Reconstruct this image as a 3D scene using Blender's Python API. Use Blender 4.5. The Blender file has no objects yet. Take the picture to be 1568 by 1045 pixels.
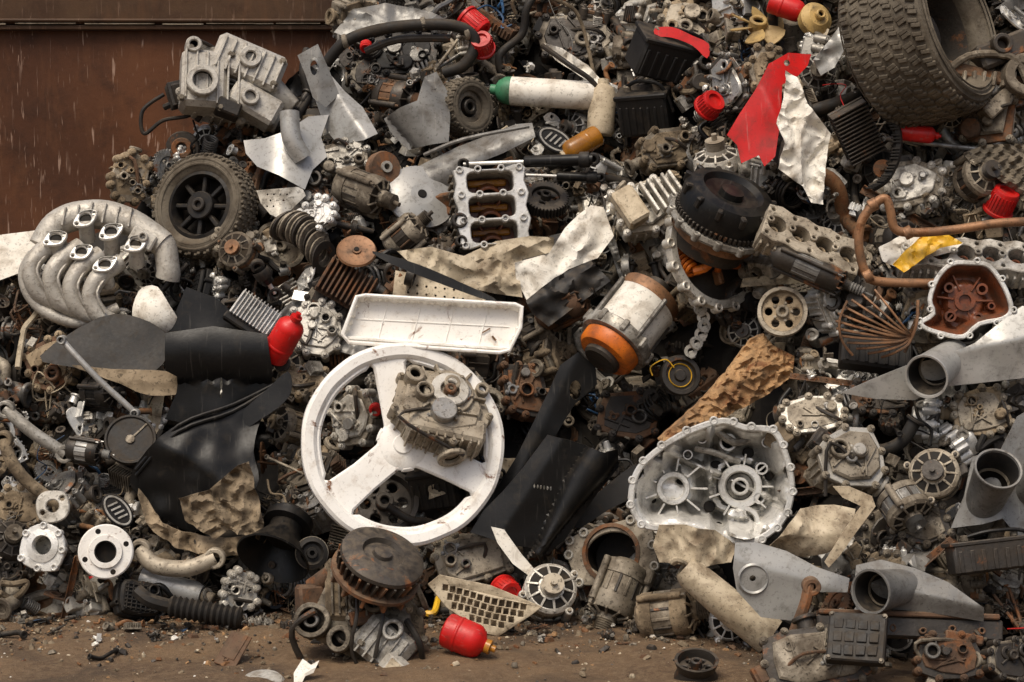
import bpy, math, random
from mathutils import Vector, Matrix, noise, geometry, Euler
from mathutils.geometry import tessellate_polygon, delaunay_2d_cdt
R = random.Random(11)
PX = 1/400.0
rad = math.radians
sc = bpy.context.scene

# ------------------------------------------------------------ camera
PITCH = rad(4.65); CAM = Vector((0, -8, 1.7)); FP = 3200.0
cd = bpy.data.cameras.new("camera"); cam = bpy.data.objects.new("camera", cd)
sc.collection.objects.link(cam); sc.camera = cam
cam.location = CAM; cam.rotation_euler = (math.pi/2-PITCH, 0, 0)
cd.sensor_width = 36; cd.lens = FP/1568*36; cd.clip_end = 500
FW = Vector((0, math.cos(PITCH), -math.sin(PITCH))); UP = Vector((0, math.sin(PITCH), math.cos(PITCH)))

# ------------------------------------------------------------ heap surface
def sstep(a, b, x):
    t = max(0, min(1, (x-a)/(b-a))); return t*t*(3-2*t)
def nz(x, y, z=0): return noise.noise(Vector((x, y, z)))
def F(x, z):
    y0 = -0.02-0.85*sstep(0.35, 1.35, x)
    return y0+0.6*z+0.16*nz(x*.9, z*.9, 3.3)+0.07*nz(x*2.6, z*2.6, 7.1)
def ray(u, v): return FW*FP+Vector((1, 0, 0))*(u-784)+UP*(522.5-v)
def hit(u, v):
    d = ray(u, v); d = d/d.y; t = 6.0
    while t < 9.9:
        p = CAM+d*t
        if p.z <= 0 or p.y > F(p.x, p.z): return p
        t += 0.01
    return CAM+d*t
def at_depth(u, v, y):
    d = ray(u, v); return CAM+d*((y-CAM.y)/d.y)
def ground_y(v):
    d = ray(784, v); return CAM.y+d.y*(CAM.z/-d.z)
SIL = [(-300, 520), (0, 450), (60, 410), (120, 360), (200, 325), (250, 225), (300, 190), (430, 150), (500, 95), (540, 30), (600, -40), (760, -160), (2400, -330)]
SILW = []
for u, v in SIL:
    p = CAM.copy(); d = ray(u, v); d = d/d.y; t = 7.0
    while t < 12:
        p = CAM+d*t
        if p.y > F(p.x, p.z): break
        t += 0.01
    SILW.append((p.x, p.z))
def zmax(x):
    if x <= SILW[0][0]: return SILW[0][1]
    for (a, za), (b, zb) in zip(SILW, SILW[1:]):
        if x <= b: return za+(zb-za)*(x-a)/(b-a)
    return SILW[-1][1]

# ------------------------------------------------------------ materials
def N(nt, t, **k):
    n = nt.nodes.new(t)
    for a, v in k.items(): setattr(n, a, v)
    return n
def ramp(nt, src, a, b, c0=(0, 0, 0, 1), c1=(1, 1, 1, 1)):
    r = N(nt, 'ShaderNodeValToRGB'); nt.links.new(src, r.inputs[0])
    r.color_ramp.elements[0].position = a; r.color_ramp.elements[1].position = b
    r.color_ramp.elements[0].color = c0; r.color_ramp.elements[1].color = c1
    return r.outputs[0]
def mixc(nt, f, a, b, mode='MIX'):
    m = N(nt, 'ShaderNodeMix', data_type='RGBA', blend_type=mode)
    if isinstance(f, (int, float)): m.inputs[0].default_value = f
    else: nt.links.new(f, m.inputs[0])
    for i, x in ((6, a), (7, b)):
        if isinstance(x, tuple): m.inputs[i].default_value = (*x[:3], 1)
        else: nt.links.new(x, m.inputs[i])
    return m.outputs[2]
def mth(nt, op, a, b=0.0):
    m = N(nt, 'ShaderNodeMath', operation=op)
    for i, x in ((0, a), (1, b)):
        if isinstance(x, (int, float)): m.inputs[i].default_value = x
        else: nt.links.new(x, m.inputs[i])
    return m.outputs[0]
def tex(nt, vec, s, det=6, rough=.6, dist=0):
    n = N(nt, 'ShaderNodeTexNoise'); n.inputs['Scale'].default_value = s
    n.inputs['Detail'].default_value = det; n.inputs['Roughness'].default_value = rough
    n.inputs['Distortion'].default_value = dist
    nt.links.new(vec, n.inputs['Vector']); return n.outputs[0]
def MAT(name, c1, c2=None, dirt=.5, dust=.5, rust=0.0, rough=.5, metal=0.0, bump=.35, var=.5,
        dcol=(.050, .036, .023), ducol=(.185, .142, .095), scratch=0.0, spec=.4, ds=14):
    m = bpy.data.materials.new(name); m.use_nodes = True; nt = m.node_tree
    bs = nt.nodes['Principled BSDF']; L = nt.links.new
    c2 = c2 or tuple(x*.6 for x in c1)
    tc = N(nt, 'ShaderNodeTexCoord'); oi = N(nt, 'ShaderNodeObjectInfo'); rnd = oi.outputs['Random']
    off = N(nt, 'ShaderNodeVectorMath', operation='ADD')
    L(tc.outputs['Object'], off.inputs[0]); L(mth(nt, 'MULTIPLY', rnd, 37.0), off.inputs[1]); V = off.outputs[0]
    col = mixc(nt, ramp(nt, tex(nt, V, 7, 3), .35, .68), c1, c2)
    if scratch:
        mp = N(nt, 'ShaderNodeMapping'); mp.inputs['Scale'].default_value = (90, 5, 20); mp.inputs['Rotation'].default_value = (.3, .2, .5)
        L(V, mp.inputs[0])
        col = mixc(nt, mth(nt, 'MULTIPLY', ramp(nt, tex(nt, mp.outputs[0], 1, 2, .7), .62, .72), scratch), col, (.40, .37, .32))
    nd = tex(nt, V, ds, 6, .68, .4)
    lo = .68-.28*dirt
    # each object gets its own amount of grime
    ndv = mth(nt, 'ADD', nd, mth(nt, 'MULTIPLY', mth(nt, 'SUBTRACT', mth(nt, 'FRACT', mth(nt, 'MULTIPLY', rnd, 7.31)), .5), .18*min(1, var*2)))
    fd = ramp(nt, ndv, lo-.10, lo+.12)
    fd = mth(nt, 'MULTIPLY', fd, min(1, .55+.42*dirt))
    col = mixc(nt, fd, col, dcol)
    nf = tex(nt, V, 75, 2, .7)
    fs = mth(nt, 'MULTIPLY', ramp(nt, nf, .58, .66), .8*min(1, dirt*1.4))
    col = mixc(nt, fs, col, (.020, .015, .010))
    if rust:
        nr = tex(nt, V, 11, 5, .7, .6)
        fr = ramp(nt, nr, .62-.25*rust, .70-.22*rust)
        col = mixc(nt, fr, col, mixc(nt, nf, (.26, .105, .036), (.075, .030, .014)))
    ge = N(nt, 'ShaderNodeNewGeometry'); sx = N(nt, 'ShaderNodeSeparateXYZ'); L(ge.outputs['Normal'], sx.inputs[0])
    up = ramp(nt, sx.outputs[2], .35, 1.0)
    nu = ramp(nt, tex(nt, V, 24, 3, .65), .38, .60)
    fu = mth(nt, 'MULTIPLY', mth(nt, 'MULTIPLY', up, nu), dust)
    col = mixc(nt, fu, col, ducol)
    val = mth(nt, 'ADD', mth(nt, 'MULTIPLY', rnd, var*1.25), 1-var*.72)
    hs = N(nt, 'ShaderNodeHueSaturation'); L(col, hs.inputs['Color']); L(val, hs.inputs['Value'])
    L(hs.outputs[0], bs.inputs['Base Color'])
    ra = mth(nt, 'ADD', mth(nt, 'MULTIPLY', mth(nt, 'ADD', fd, fu), .35), rough)
    rb = mth(nt, 'ADD', mth(nt, 'MULTIPLY', nf, .24), mth(nt, 'SUBTRACT', ra, .10))
    L(rb, bs.inputs['Roughness'])
    if metal:
        me = mth(nt, 'MULTIPLY', mth(nt, 'SUBTRACT', 1.0, mth(nt, 'MAXIMUM', fd, fu)), metal); L(me, bs.inputs['Metallic'])
    bs.inputs['Specular IOR Level'].default_value = spec
    bp = N(nt, 'ShaderNodeBump'); bp.inputs['Strength'].default_value = bump; bp.inputs['Distance'].default_value = .006
    L(mth(nt, 'ADD', nd, mth(nt, 'MULTIPLY', nf, .5)), bp.inputs['Height']); L(bp.outputs[0], bs.inputs['Normal'])
    return m
alu = MAT('cast_aluminium', (.56, .535, .475), (.37, .34, .285), dirt=.46, dust=.42, rough=.44, metal=.45)
alum = MAT('sandcast_aluminium', (.52, .49, .43), (.40, .37, .32), dirt=.30, dust=.25, rough=.50, metal=.35, var=.1, ds=30, dcol=(.14, .11, .08), bump=.5)
aluc = MAT('clean_aluminium', (.78, .765, .72), (.58, .56, .51), dirt=.24, dust=.14, rough=.36, metal=.45, var=.2)
alud = MAT('dirty_aluminium', (.345, .30, .23), (.20, .165, .12), dirt=.6, dust=.5, rough=.54, metal=.3)
iron = MAT('greasy_iron', (.058, .050, .042), (.026, .022, .018), dirt=.35, dust=.45, rough=.42, metal=.3, rust=.12)
steel = MAT('bare_steel', (.29, .28, .26), (.17, .165, .15), dirt=.46, dust=.35, rough=.38, metal=.6, rust=.15)
rustm = MAT('rusty_iron', (.155, .085, .046), (.075, .042, .025), dirt=.42, dust=.45, rust=.45, rough=.78)
rustb = MAT('orange_rust', (.26, .125, .05), (.15, .068, .028), dirt=.45, dust=.35, rust=.4, rough=.82)
tan = MAT('mud_coated', (.33, .255, .165), (.19, .14, .085), dirt=.55, dust=.5, rough=.8)
blk = MAT('black_plastic', (.0085, .0082, .008), (.006, .006, .006), dirt=.10, dust=.13, rough=.34, bump=.10, var=.2, scratch=.07, dcol=(.035, .027, .018), spec=.24)
blkd = MAT('dusty_black', (.017, .0155, .0145), (.010, .0095, .009), dirt=.30, dust=.35, rough=.5, bump=.2, dcol=(.05, .038, .026), spec=.25)
silv = MAT('silver_paint', (.43, .42, .395), (.35, .345, .32), dirt=.26, dust=.15, rough=.36, metal=.35, bump=.06, var=.15, scratch=.3)
grey = MAT('grey_paint', (.215, .21, .195), (.15, .145, .135), dirt=.36, dust=.25, rough=.38, metal=.25, bump=.08, var=.2, scratch=.3)
white = MAT('white_plastic', (.84, .82, .77), (.77, .74, .68), dirt=.12, dust=.08, rough=.42, bump=.05, var=.05, scratch=.1, dcol=(.30, .20, .11), rust=.07)
whited = MAT('dirty_white', (.78, .75, .67), (.66, .61, .52), dirt=.32, dust=.12, rough=.55, bump=.12, var=.1, dcol=(.20, .14, .08))
cream = MAT('cream_plastic', (.55, .465, .33), (.42, .34, .23), dirt=.42, dust=.25, rough=.55, bump=.15, var=.2, dcol=(.12, .08, .045))
red = MAT('red_paint', (.56, .010, .008), (.42, .007, .006), dirt=.16, dust=.12, rough=.38, bump=.06, var=.15, scratch=.2, dcol=(.10, .02, .012))
orange = MAT('orange_plastic', (.70, .18, .014), (.50, .11, .01), dirt=.3, dust=.15, rough=.4, bump=.08, var=.1)
yellow = MAT('yellow_plastic', (.78, .46, .02), (.66, .36, .03), dirt=.18, dust=.1, rough=.4, bump=.05, var=.1)
fany = MAT('amber_fan', (.46, .31, .11), (.38, .25, .09), dirt=.35, dust=.3, rough=.5, bump=.1, var=.2)
green = MAT('green_paint', (.05, .20, .10), (.04, .14, .07), dirt=.32, dust=.1, rough=.45, bump=.08, var=.1)
copper = MAT('rusty_copper', (.32, .165, .08), (.20, .10, .05), dirt=.38, dust=.25, rust=.2, rough=.48, metal=.35, bump=.2, var=.2)
redbr = MAT('redbrown_oily', (.20, .060, .024), (.10, .028, .012), dirt=.38, dust=.1, rough=.26, bump=.3, var=.1)
amber = MAT('amber_oil', (.40, .17, .02), (.26, .10, .01), dirt=.28, dust=.1, rough=.18, bump=.05, var=.1)
rubber = MAT('dusty_rubber', (.145, .120, .086), (.080, .066, .048), dirt=.36, dust=.4, rough=.8, bump=.5, var=.2)
rubd = MAT('dark_rubber', (.022, .0195, .017), (.013, .012, .011), dirt=.3, dust=.35, rough=.55, bump=.2, var=.3, spec=.25)
oxide = MAT('rust_crust', (.42, .25, .115), (.25, .135, .06), dirt=.42, dust=.3, rust=.28, rough=.9, bump=1.0, var=.1)
hole_shade = MAT('cavity_shade', (.010, .008, .006), dirt=.3, dust=.05, rough=.6, bump=.1, spec=.2)  # near-black colour that paints shade into bores, openings and heap gaps
blue = MAT('blue_cable', (.03, .10, .22), dirt=.4, dust=.2, rough=.5)

# ------------------------------------------------------------ mesh builder
def xf(c=(0, 0, 0), rot=(0, 0, 0)):
    return Matrix.Translation(Vector(c)) @ Euler([rad(a) for a in rot]).to_matrix().to_4x4()
def axm(p0, p1):
    p0 = Vector(p0); d = Vector(p1)-p0
    return Matrix.Translation(p0) @ d.to_track_quat('Z', 'Y').to_matrix().to_4x4(), d.length
def _boxfaces():
    key = {}; vs = []
    for sx in (-1, 1):
        for sy in (-1, 1):
            for sz in (-1, 1):
                for a in range(3):
                    key[(sx, sy, sz, a)] = len(vs); vs.append((sx, sy, sz, a))
    fs = []
    for a in range(3):
        o = [i for i in range(3) if i != a]
        for s in (-1, 1):
            q = []
            for t1, t2 in ((-1, -1), (1, -1), (1, 1), (-1, 1)):
                k = [0, 0, 0]; k[a] = s; k[o[0]] = t1; k[o[1]] = t2; q.append(key[(*k, a)])
            fs.append(q)
    for a in range(3):
        o = [i for i in range(3) if i != a]
        for t1 in (-1, 1):
            for t2 in (-1, 1):
                k0 = [0, 0, 0]; k0[a] = -1; k0[o[0]] = t1; k0[o[1]] = t2; k1 = list(k0); k1[a] = 1
                fs.append([key[(*k0, o[0])], key[(*k1, o[0])], key[(*k1, o[1])], key[(*k0, o[1])]])
    for sx in (-1, 1):
        for sy in (-1, 1):
            for sz in (-1, 1): fs.append([key[(sx, sy, sz, a)] for a in range(3)])
    return vs, fs
BV, BF = _boxfaces()
def cr(pts, n=4, cyc=True):
    out = []; L = len(pts); D = len(pts[0])
    rng = range(L) if cyc else range(L-1)
    for i in rng:
        g = (lambda k: pts[k % L]) if cyc else (lambda k: pts[max(0, min(L-1, k))])
        p0, p1, p2, p3 = g(i-1), g(i), g(i+1), g(i+2)
        for j in range(n):
            t = j/n
            out.append(tuple(.5*(2*p1[d]+(p2[d]-p0[d])*t+(2*p0[d]-5*p1[d]+4*p2[d]-p3[d])*t*t+(3*p1[d]-p0[d]-3*p2[d]+p3[d])*t**3) for d in range(D)))
    if not cyc: out.append(tuple(pts[-1]))
    return out
def circ(cx, cy, r, n=20, ry=None):
    ry = ry or r
    return [(cx+r*math.cos(2*math.pi*i/n), cy+ry*math.sin(2*math.pi*i/n)) for i in range(n)]
def area(p): return .5*sum(a[0]*b[1]-b[0]*a[1] for a, b in zip(p, p[1:]+p[:1]))
def inset(p, d):
    s = 1 if area(p) > 0 else -1; n = len(p); out = []
    for i in range(n):
        a = Vector(p[i-1][:2]); b = Vector(p[i][:2]); c = Vector(p[(i+1) % n][:2])
        e1 = (b-a); e2 = (c-b)
        if e1.length < 1e-6 or e2.length < 1e-6: out.append(tuple(b)); continue
        e1.normalize(); e2.normalize()
        n1 = Vector((-e1.y, e1.x))*s; n2 = Vector((-e2.y, e2.x))*s
        m = n1+n2
        if m.length < .2: m = n1
        m.normalize(); k = d/max(.45, m.dot(n1)); q = b+m*k; out.append((q.x, q.y))
    return out
def inpoly(x, y, p):
    c = False; j = len(p)-1
    for i in range(len(p)):
        xi, yi = p[i][0], p[i][1]; xj, yj = p[j][0], p[j][1]
        if (yi > y) != (yj > y) and x < (xj-xi)*(y-yi)/(yj-yi)+xi: c = not c
        j = i
    return c
def edist(x, y, p):
    best = 1e9
    for i in range(len(p)):
        ax, ay = p[i-1][0], p[i-1][1]; bx, by = p[i][0], p[i][1]
        dx, dy = bx-ax, by-ay; L = dx*dx+dy*dy
        t = 0 if L == 0 else max(0, min(1, ((x-ax)*dx+(y-ay)*dy)/L))
        best = min(best, (x-ax-t*dx)**2+(y-ay-t*dy)**2)
    return math.sqrt(best)
def resamp(p, step):
    out = []
    for i in range(len(p)):
        a = p[i]; b = p[(i+1) % len(p)]; L = math.hypot(b[0]-a[0], b[1]-a[1]); k = max(1, int(L/step+.5))
        for j in range(k): out.append((a[0]+(b[0]-a[0])*j/k, a[1]+(b[1]-a[1])*j/k))
    return out
class B:
    def __init__(s, m=None):
        s.v = []; s.f = []; s.m = []; s.mats = []; s.T = Matrix(); s.k = 0
        if m: s.use(m)
    def use(s, m):
        if m not in s.mats: s.mats.append(m)
        s.k = s.mats.index(m); return s
    def add(s, vs, fs, M=None):
        M = s.T @ M if M is not None else s.T; o = len(s.v)
        s.v += [M @ Vector(v) for v in vs]; s.f += [[i+o for i in f] for f in fs]; s.m += [s.k]*len(fs)
    def box(s, c, size, rot=(0, 0, 0), ch=None, tp=1.0):
        h = [x/2 for x in size]; ch = min(min(h)*.45, 2.5 if ch is None else ch); vs = []
        for sx, sy, sz, a in BV:
            p = [h[0]-ch, h[1]-ch, h[2]-ch]; p[a] = h[a]
            k = tp if sz > 0 else 1
            vs.append((sx*p[0]*k, sy*p[1]*k, sz*p[2]))
        s.add(vs, BF, xf(c, rot))
    def lathe(s, prof, M=None, n=24, closed=False):
        vs = []; rings = []; fs = []
        for r, z in prof:
            if r <= 1e-4: rings.append([len(vs)]); vs.append((0, 0, z))
            else:
                rings.append(list(range(len(vs), len(vs)+n)))
                vs += [(r*math.cos(2*math.pi*i/n), r*math.sin(2*math.pi*i/n), z) for i in range(n)]
        pr = list(zip(rings, rings[1:]))
        if closed: pr.append((rings[-1], rings[0]))
        for a, b in pr:
            for i in range(n):
                j = (i+1) % n
                if len(a) == 1 and len(b) == 1: continue
                if len(a) == 1: fs.append([a[0], b[i], b[j]])
                elif len(b) == 1: fs.append([a[i], a[j], b[0]])
                else: fs.append([a[i], a[j], b[j], b[i]])
        s.add(vs, fs, M)
    def cyl(s, c, r, h, rot=(0, 0, 0), r2=None, n=20, ri=0, dep=None, M=None):
        r2 = r if r2 is None else r2; ch = min(1.5, r*.2, h*.2)
        M = M if M is not None else xf(c, rot)
        p = [(0, 0), (r-ch, 0), (r, ch), (r2, h-ch), (r2-ch, h)]
        if ri:
            dep = h*.8 if dep is None else dep
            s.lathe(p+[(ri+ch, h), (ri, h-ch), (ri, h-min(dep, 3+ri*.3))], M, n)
            k = s.k; s.use(hole_shade); s.lathe([(ri, h-min(dep, 3+ri*.3)), (ri*.97, h-dep), (0, h-dep)], M, n); s.k = k  # bore wall and floor coloured near-black as painted shade
        else: s.lathe(p+[(0, h)], M, n)
    def cylp(s, p0, p1, r, r2=None, n=20, ri=0, dep=None):
        M, L = axm(p0, p1); s.cyl(None, r, L, r2=r2, n=n, ri=ri, dep=dep, M=M)
    def tube(s, pts, r, n=8, sm=4, cyc=False, cap=True):
        P = [Vector(p) for p in (cr(pts, sm, cyc) if sm else pts)]; L = len(P); vs = []; fs = []
        t = (P[1]-P[0]).normalized(); up = Vector((0, 0, 1)) if abs(t.z) < .9 else Vector((1, 0, 0))
        nn = t.cross(up).normalized()
        for i, p in enumerate(P):
            t = (P[(i+1) % L]-P[i-1]) if cyc else (P[min(i+1, L-1)]-P[max(i-1, 0)])
            t.normalize(); nn = nn-t*nn.dot(t)
            nn = nn.normalized() if nn.length > 1e-5 else t.orthogonal().normalized()
            bn = t.cross(nn); rr = r(i/(L-1)) if callable(r) else r
            vs += [p+(nn*math.cos(2*math.pi*k/n)+bn*math.sin(2*math.pi*k/n))*rr for k in range(n)]
        for i in range(L if cyc else L-1):
            a = i*n; b = ((i+1) % L)*n
            for k in range(n): fs.append([a+k, a+(k+1) % n, b+(k+1) % n, b+k])
        if cap and not cyc: fs.append(list(range(n))); fs.append(list(range((L-1)*n, L*n)))
        s.add(vs, fs)
    def poly(s, pts, z0, z1, holes=(), ch=1.5, M=None):
        loops = [pts]+list(holes); vs = []; fs = []
        ch = min(ch, (z1-z0)*.4); tops = []; bots = []
        for li, lp in enumerate(loops):
            ins = inset(lp, ch if li == 0 else -ch); n = len(lp); o = len(vs)
            vs += [(x, y, z0) for x, y in ins]+[(x, y, z0+ch) for x, y in lp]+[(x, y, z1-ch) for x, y in lp]+[(x, y, z1) for x, y in ins]
            for q in range(3):
                for i in range(n): fs.append([o+q*n+i, o+q*n+(i+1) % n, o+(q+1)*n+(i+1) % n, o+(q+1)*n+i])
            bots.append(o); tops.append(o+3*n)
        tri = tessellate_polygon([[Vector((vs[tops[k]+i][0], vs[tops[k]+i][1], 0)) for i in range(len(l))] for k, l in enumerate(loops)])
        mt = []; mb = []
        for k, l in enumerate(loops):
            mt += [tops[k]+i for i in range(len(l))]; mb += [bots[k]+i for i in range(len(l))]
        for t in tri: fs.append([mt[i] for i in t]); fs.append([mb[i] for i in t][::-1])
        s.add(vs, fs, M)
    def sheet(s, pts, zf, step=8, thick=2.0, holes=(), M=None):
        pts = resamp(pts, step); holes = [resamp(h, step) for h in holes]
        V = [Vector(p) for p in pts]; E = [(i, (i+1) % len(pts)) for i in range(len(pts))]
        for h in holes:
            o = len(V); V += [Vector(p) for p in h]; E += [(o+i, o+(i+1) % len(h)) for i in range(len(h))]
        xs = [p[0] for p in pts]; ys = [p[1] for p in pts]; x = min(xs); r = 0
        rr = random.Random(5)
        while x < max(xs):
            y = min(ys)+(step*.5 if r % 2 else 0); r += 1
            while y < max(ys):
                px, py = x+rr.uniform(-.15, .15)*step, y+rr.uniform(-.15, .15)*step
                if inpoly(px, py, pts) and edist(px, py, pts) > step*.45 and not any(inpoly(px, py, h) or edist(px, py, h) < step*.45 for h in holes): V.append(Vector((px, py)))
                y += step
            x += step
        res = delaunay_2d_cdt(V, E, [], 0, 1e-4, False); ov = res[0]; T = []
        for f in res[2]:
            cx = sum(ov[i].x for i in f)/len(f); cy = sum(ov[i].y for i in f)/len(f)
            if inpoly(cx, cy, pts) and not any(inpoly(cx, cy, h) for h in holes): T.append(list(f))
        n = len(ov); Z = [zf(p.x, p.y) for p in ov]
        vs = [(p.x, p.y, z) for p, z in zip(ov, Z)]+[(p.x, p.y, z-thick) for p, z in zip(ov, Z)]
        fs = T+[[i+n for i in f][::-1] for f in T]; cnt = {}
        for f in T:
            for a, b in zip(f, f[1:]+f[:1]): cnt[(min(a, b), max(a, b))] = cnt.get((min(a, b), max(a, b)), 0)+1
        fs += [[a, b, b+n, a+n] for (a, b), c in cnt.items() if c == 1]
        s.add(vs, fs, M)
    def mesh(s, name, dent=0.0, dsc=.02, ang=38):
        me = bpy.data.meshes.new(name); V = s.v
        if dent:
            V = [v+noise.noise_vector(v*dsc+Vector((3, 1, 7)))*dent for v in V]
        me.from_pydata([tuple(v*PX) for v in V], [], s.f)
        for m in s.mats: me.materials.append(m)
        me.polygons.foreach_set('material_index', s.m)
        me.polygons.foreach_set('use_smooth', [True]*len(s.f)); me.update()
        me.set_sharp_from_angle(angle=rad(ang)); return me

BASE = Matrix.Rotation(math.pi/2, 4, 'X')
FOOT = []
def place(name, b, u, v, out=.1, rot=(0, 0, 0), s=1.0, gv=None, foot=None, dent=0.0, me=None):
    o = bpy.data.objects.new(name, me or b.mesh(name, dent)); sc.collection.objects.link(o)
    if gv is not None: p = at_depth(u, v, ground_y(gv)+out)
    else:
        p = hit(u, v); FOOT.append((p.x, p.z, (foot if foot is not None else 40)*PX))
        p = p+(CAM-p).normalized()*out
    k = (p-CAM).dot(FW)/8.0*s
    o.matrix_world = Matrix.Translation(p) @ BASE @ Euler([rad(a) for a in rot]).to_matrix().to_4x4() @ Matrix.Scale(k, 4)
    return o
def loc(pts):
    xs = [p[0] for p in pts]; ys = [p[1] for p in pts]; cx = (min(xs)+max(xs))/2; cy = (min(ys)+max(ys))/2
    return cx, cy, [(x-cx, cy-y) for x, y in pts]
def trace(name, pts, m, zf=lambda x, y: 0, out=.14, lean=.35, step=8, thick=2.5, holes=(), sm=True, foot=None, extra=None, gv=None, noi=3):
    cx, cy, P = loc(pts)
    if sm: P = cr(P, 3)
    hs = [[(x-cx, cy-y) for x, y in h] for h in holes]
    b = B(m); sd = cx*.13
    g = lambda x, y: zf(x, y)-lean*y+noi*nz(x*.02, y*.02, sd)
    b.sheet(P, g, step, thick, hs)
    if extra: extra(b, g)
    w = max(p[0] for p in P); h = max(p[1] for p in P)
    return place(name, b, cx, cy, out, foot=foot if foot is not None else min(w, h)*.8, gv=gv)
def crump(seed, amp, s=.03):
    def f(x, y):
        a = nz(x*s, y*s, seed); c = nz(x*s*2.3+5, y*s*2.3, seed)
        return amp*(1-abs(a)*3)+amp*.5*(1-abs(c)*3)
    return f
def fold(seed, amp, ang, s=.035):
    c, q = math.cos(rad(ang)), math.sin(rad(ang))
    def f(x, y):
        wx = 14*nz(x*.02, y*.02, seed+9); wy = 14*nz(x*.02, y*.02, seed+19); x += wx; y += wy
        a, b_ = x*c+y*q, -x*q+y*c
        return amp*(1-3*abs(nz(b_*s*.7, a*s*.35, seed)))+amp*.4*(1-3*abs(nz(x*s*1.5, y*s*1.5, seed+3)))
    return f

# ------------------------------------------------------------ generic machine parts (pixel units)
def bolt(b, x, y, z, r=4, h=6): b.cyl((x, y, z), r*1.5, 1.6, n=12); b.cyl((x, y, z), r, h, n=6)
def blob(rr, w, h, n, jit=.16, sq=.75):
    out = []
    for i in range(n):
        a = 2*math.pi*i/n+rr.uniform(-.12, .12); c, s_ = math.cos(a), math.sin(a); k = 1+rr.uniform(-jit, jit*.4)
        out.append((math.copysign(abs(c)**sq, c)*w/2*k, math.copysign(abs(s_)**sq, s_)*h/2*k))
    return out
def engine(b, rr, w, h, d, m1=alu, m2=alud, m3=iron):
    n = rr.randint(8, 12); P = blob(rr, w, h, n); q = min(w, h)
    P2 = [(x*.93, y*.93) for x, y in P]
    b.use(m1); b.poly(P2, -d*.5, d*.06, ch=3)
    b.poly(P, d*.06, d*.06+5, ch=1); b.use(m2); b.poly(P, d*.06+5.6, d*.06+11, ch=1); b.use(m1)
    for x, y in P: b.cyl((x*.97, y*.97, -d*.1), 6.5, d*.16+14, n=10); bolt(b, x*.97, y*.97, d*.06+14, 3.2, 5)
    P3 = [(x*.8+rr.uniform(-3, 3), y*.8+rr.uniform(-3, 3)) for x, y in P]
    b.poly(P3, d*.06+11, d*.3, ch=4)
    for i in range(n):
        a = Vector(P[i]); c = Vector(P[(i+1) % n]); L = (c-a).length; k = max(1, int(L/13))
        for j in range(1, k):
            p = a.lerp(c, j/k); ang = math.degrees(math.atan2((c-a).y, (c-a).x))
            b.box((p.x*.95, p.y*.95, -d*.2), (3, 8, d*.5), (0, 0, ang), ch=.8)
    for k in range(rr.randint(4, 6)):
        x, y = rr.uniform(-.3, .3)*w, rr.uniform(-.3, .3)*h; r = rr.uniform(.06, .16)*q
        b.use(rr.choice([m1, m1, m2, steel])); hh = rr.uniform(.05, .24)*d
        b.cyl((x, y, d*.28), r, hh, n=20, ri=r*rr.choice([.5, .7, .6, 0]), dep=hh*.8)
        for j in range(rr.choice([0, 3, 4])):
            a = j*1.57+.4; bolt(b, x+math.cos(a)*r*1.15, y+math.sin(a)*r*1.15, d*.29, 2.5, 4)
    b.use(m1)
    for k in range(rr.randint(3, 6)):
        a = rr.uniform(0, 180); x, y = rr.uniform(-.2, .2)*w, rr.uniform(-.2, .2)*h
        b.box((x, y, d*.3), (q*rr.uniform(.3, .55), 3, d*.1), (0, 0, a), ch=.8)
    a = rr.uniform(0, 6.28); dx, dy = math.cos(a), math.sin(a)
    b.use(m2); r = q*.13
    b.cylp((dx*w*.3, dy*h*.3, -d*.15), (dx*w*.62, dy*h*.62, -d*.12), r, r*.95, ri=r*.7)
    b.cylp((dx*w*.56, dy*h*.56, -d*.12), (dx*w*.62, dy*h*.62, -d*.12), r*1.35, ri=r*.9, dep=10)
    a += rr.uniform(1.6, 4); dx, dy = math.cos(a), math.sin(a); b.use(m3)
    b.box((dx*w*.45, dy*h*.45, 0), (q*.3, q*.25, d*.35), (rr.uniform(-20, 20), rr.uniform(-20, 20), math.degrees(a)))
    for j in range(5): b.box((dx*w*.45, dy*h*.45, -d*.14+j*d*.07), (q*.34, q*.29, 2), (0, 0, math.degrees(a)), ch=.5)
    b.use(m3); b.tube([(rr.uniform(-.4, .4)*w, rr.uniform(-.4, .4)*h, d*.2) for _ in range(2)]+[(rr.uniform(-.5, .5)*w, rr.uniform(-.5, .5)*h, d*.45), (rr.uniform(-.6, .6)*w, rr.uniform(-.6, .6)*h, 0)], 3, 7)
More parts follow.
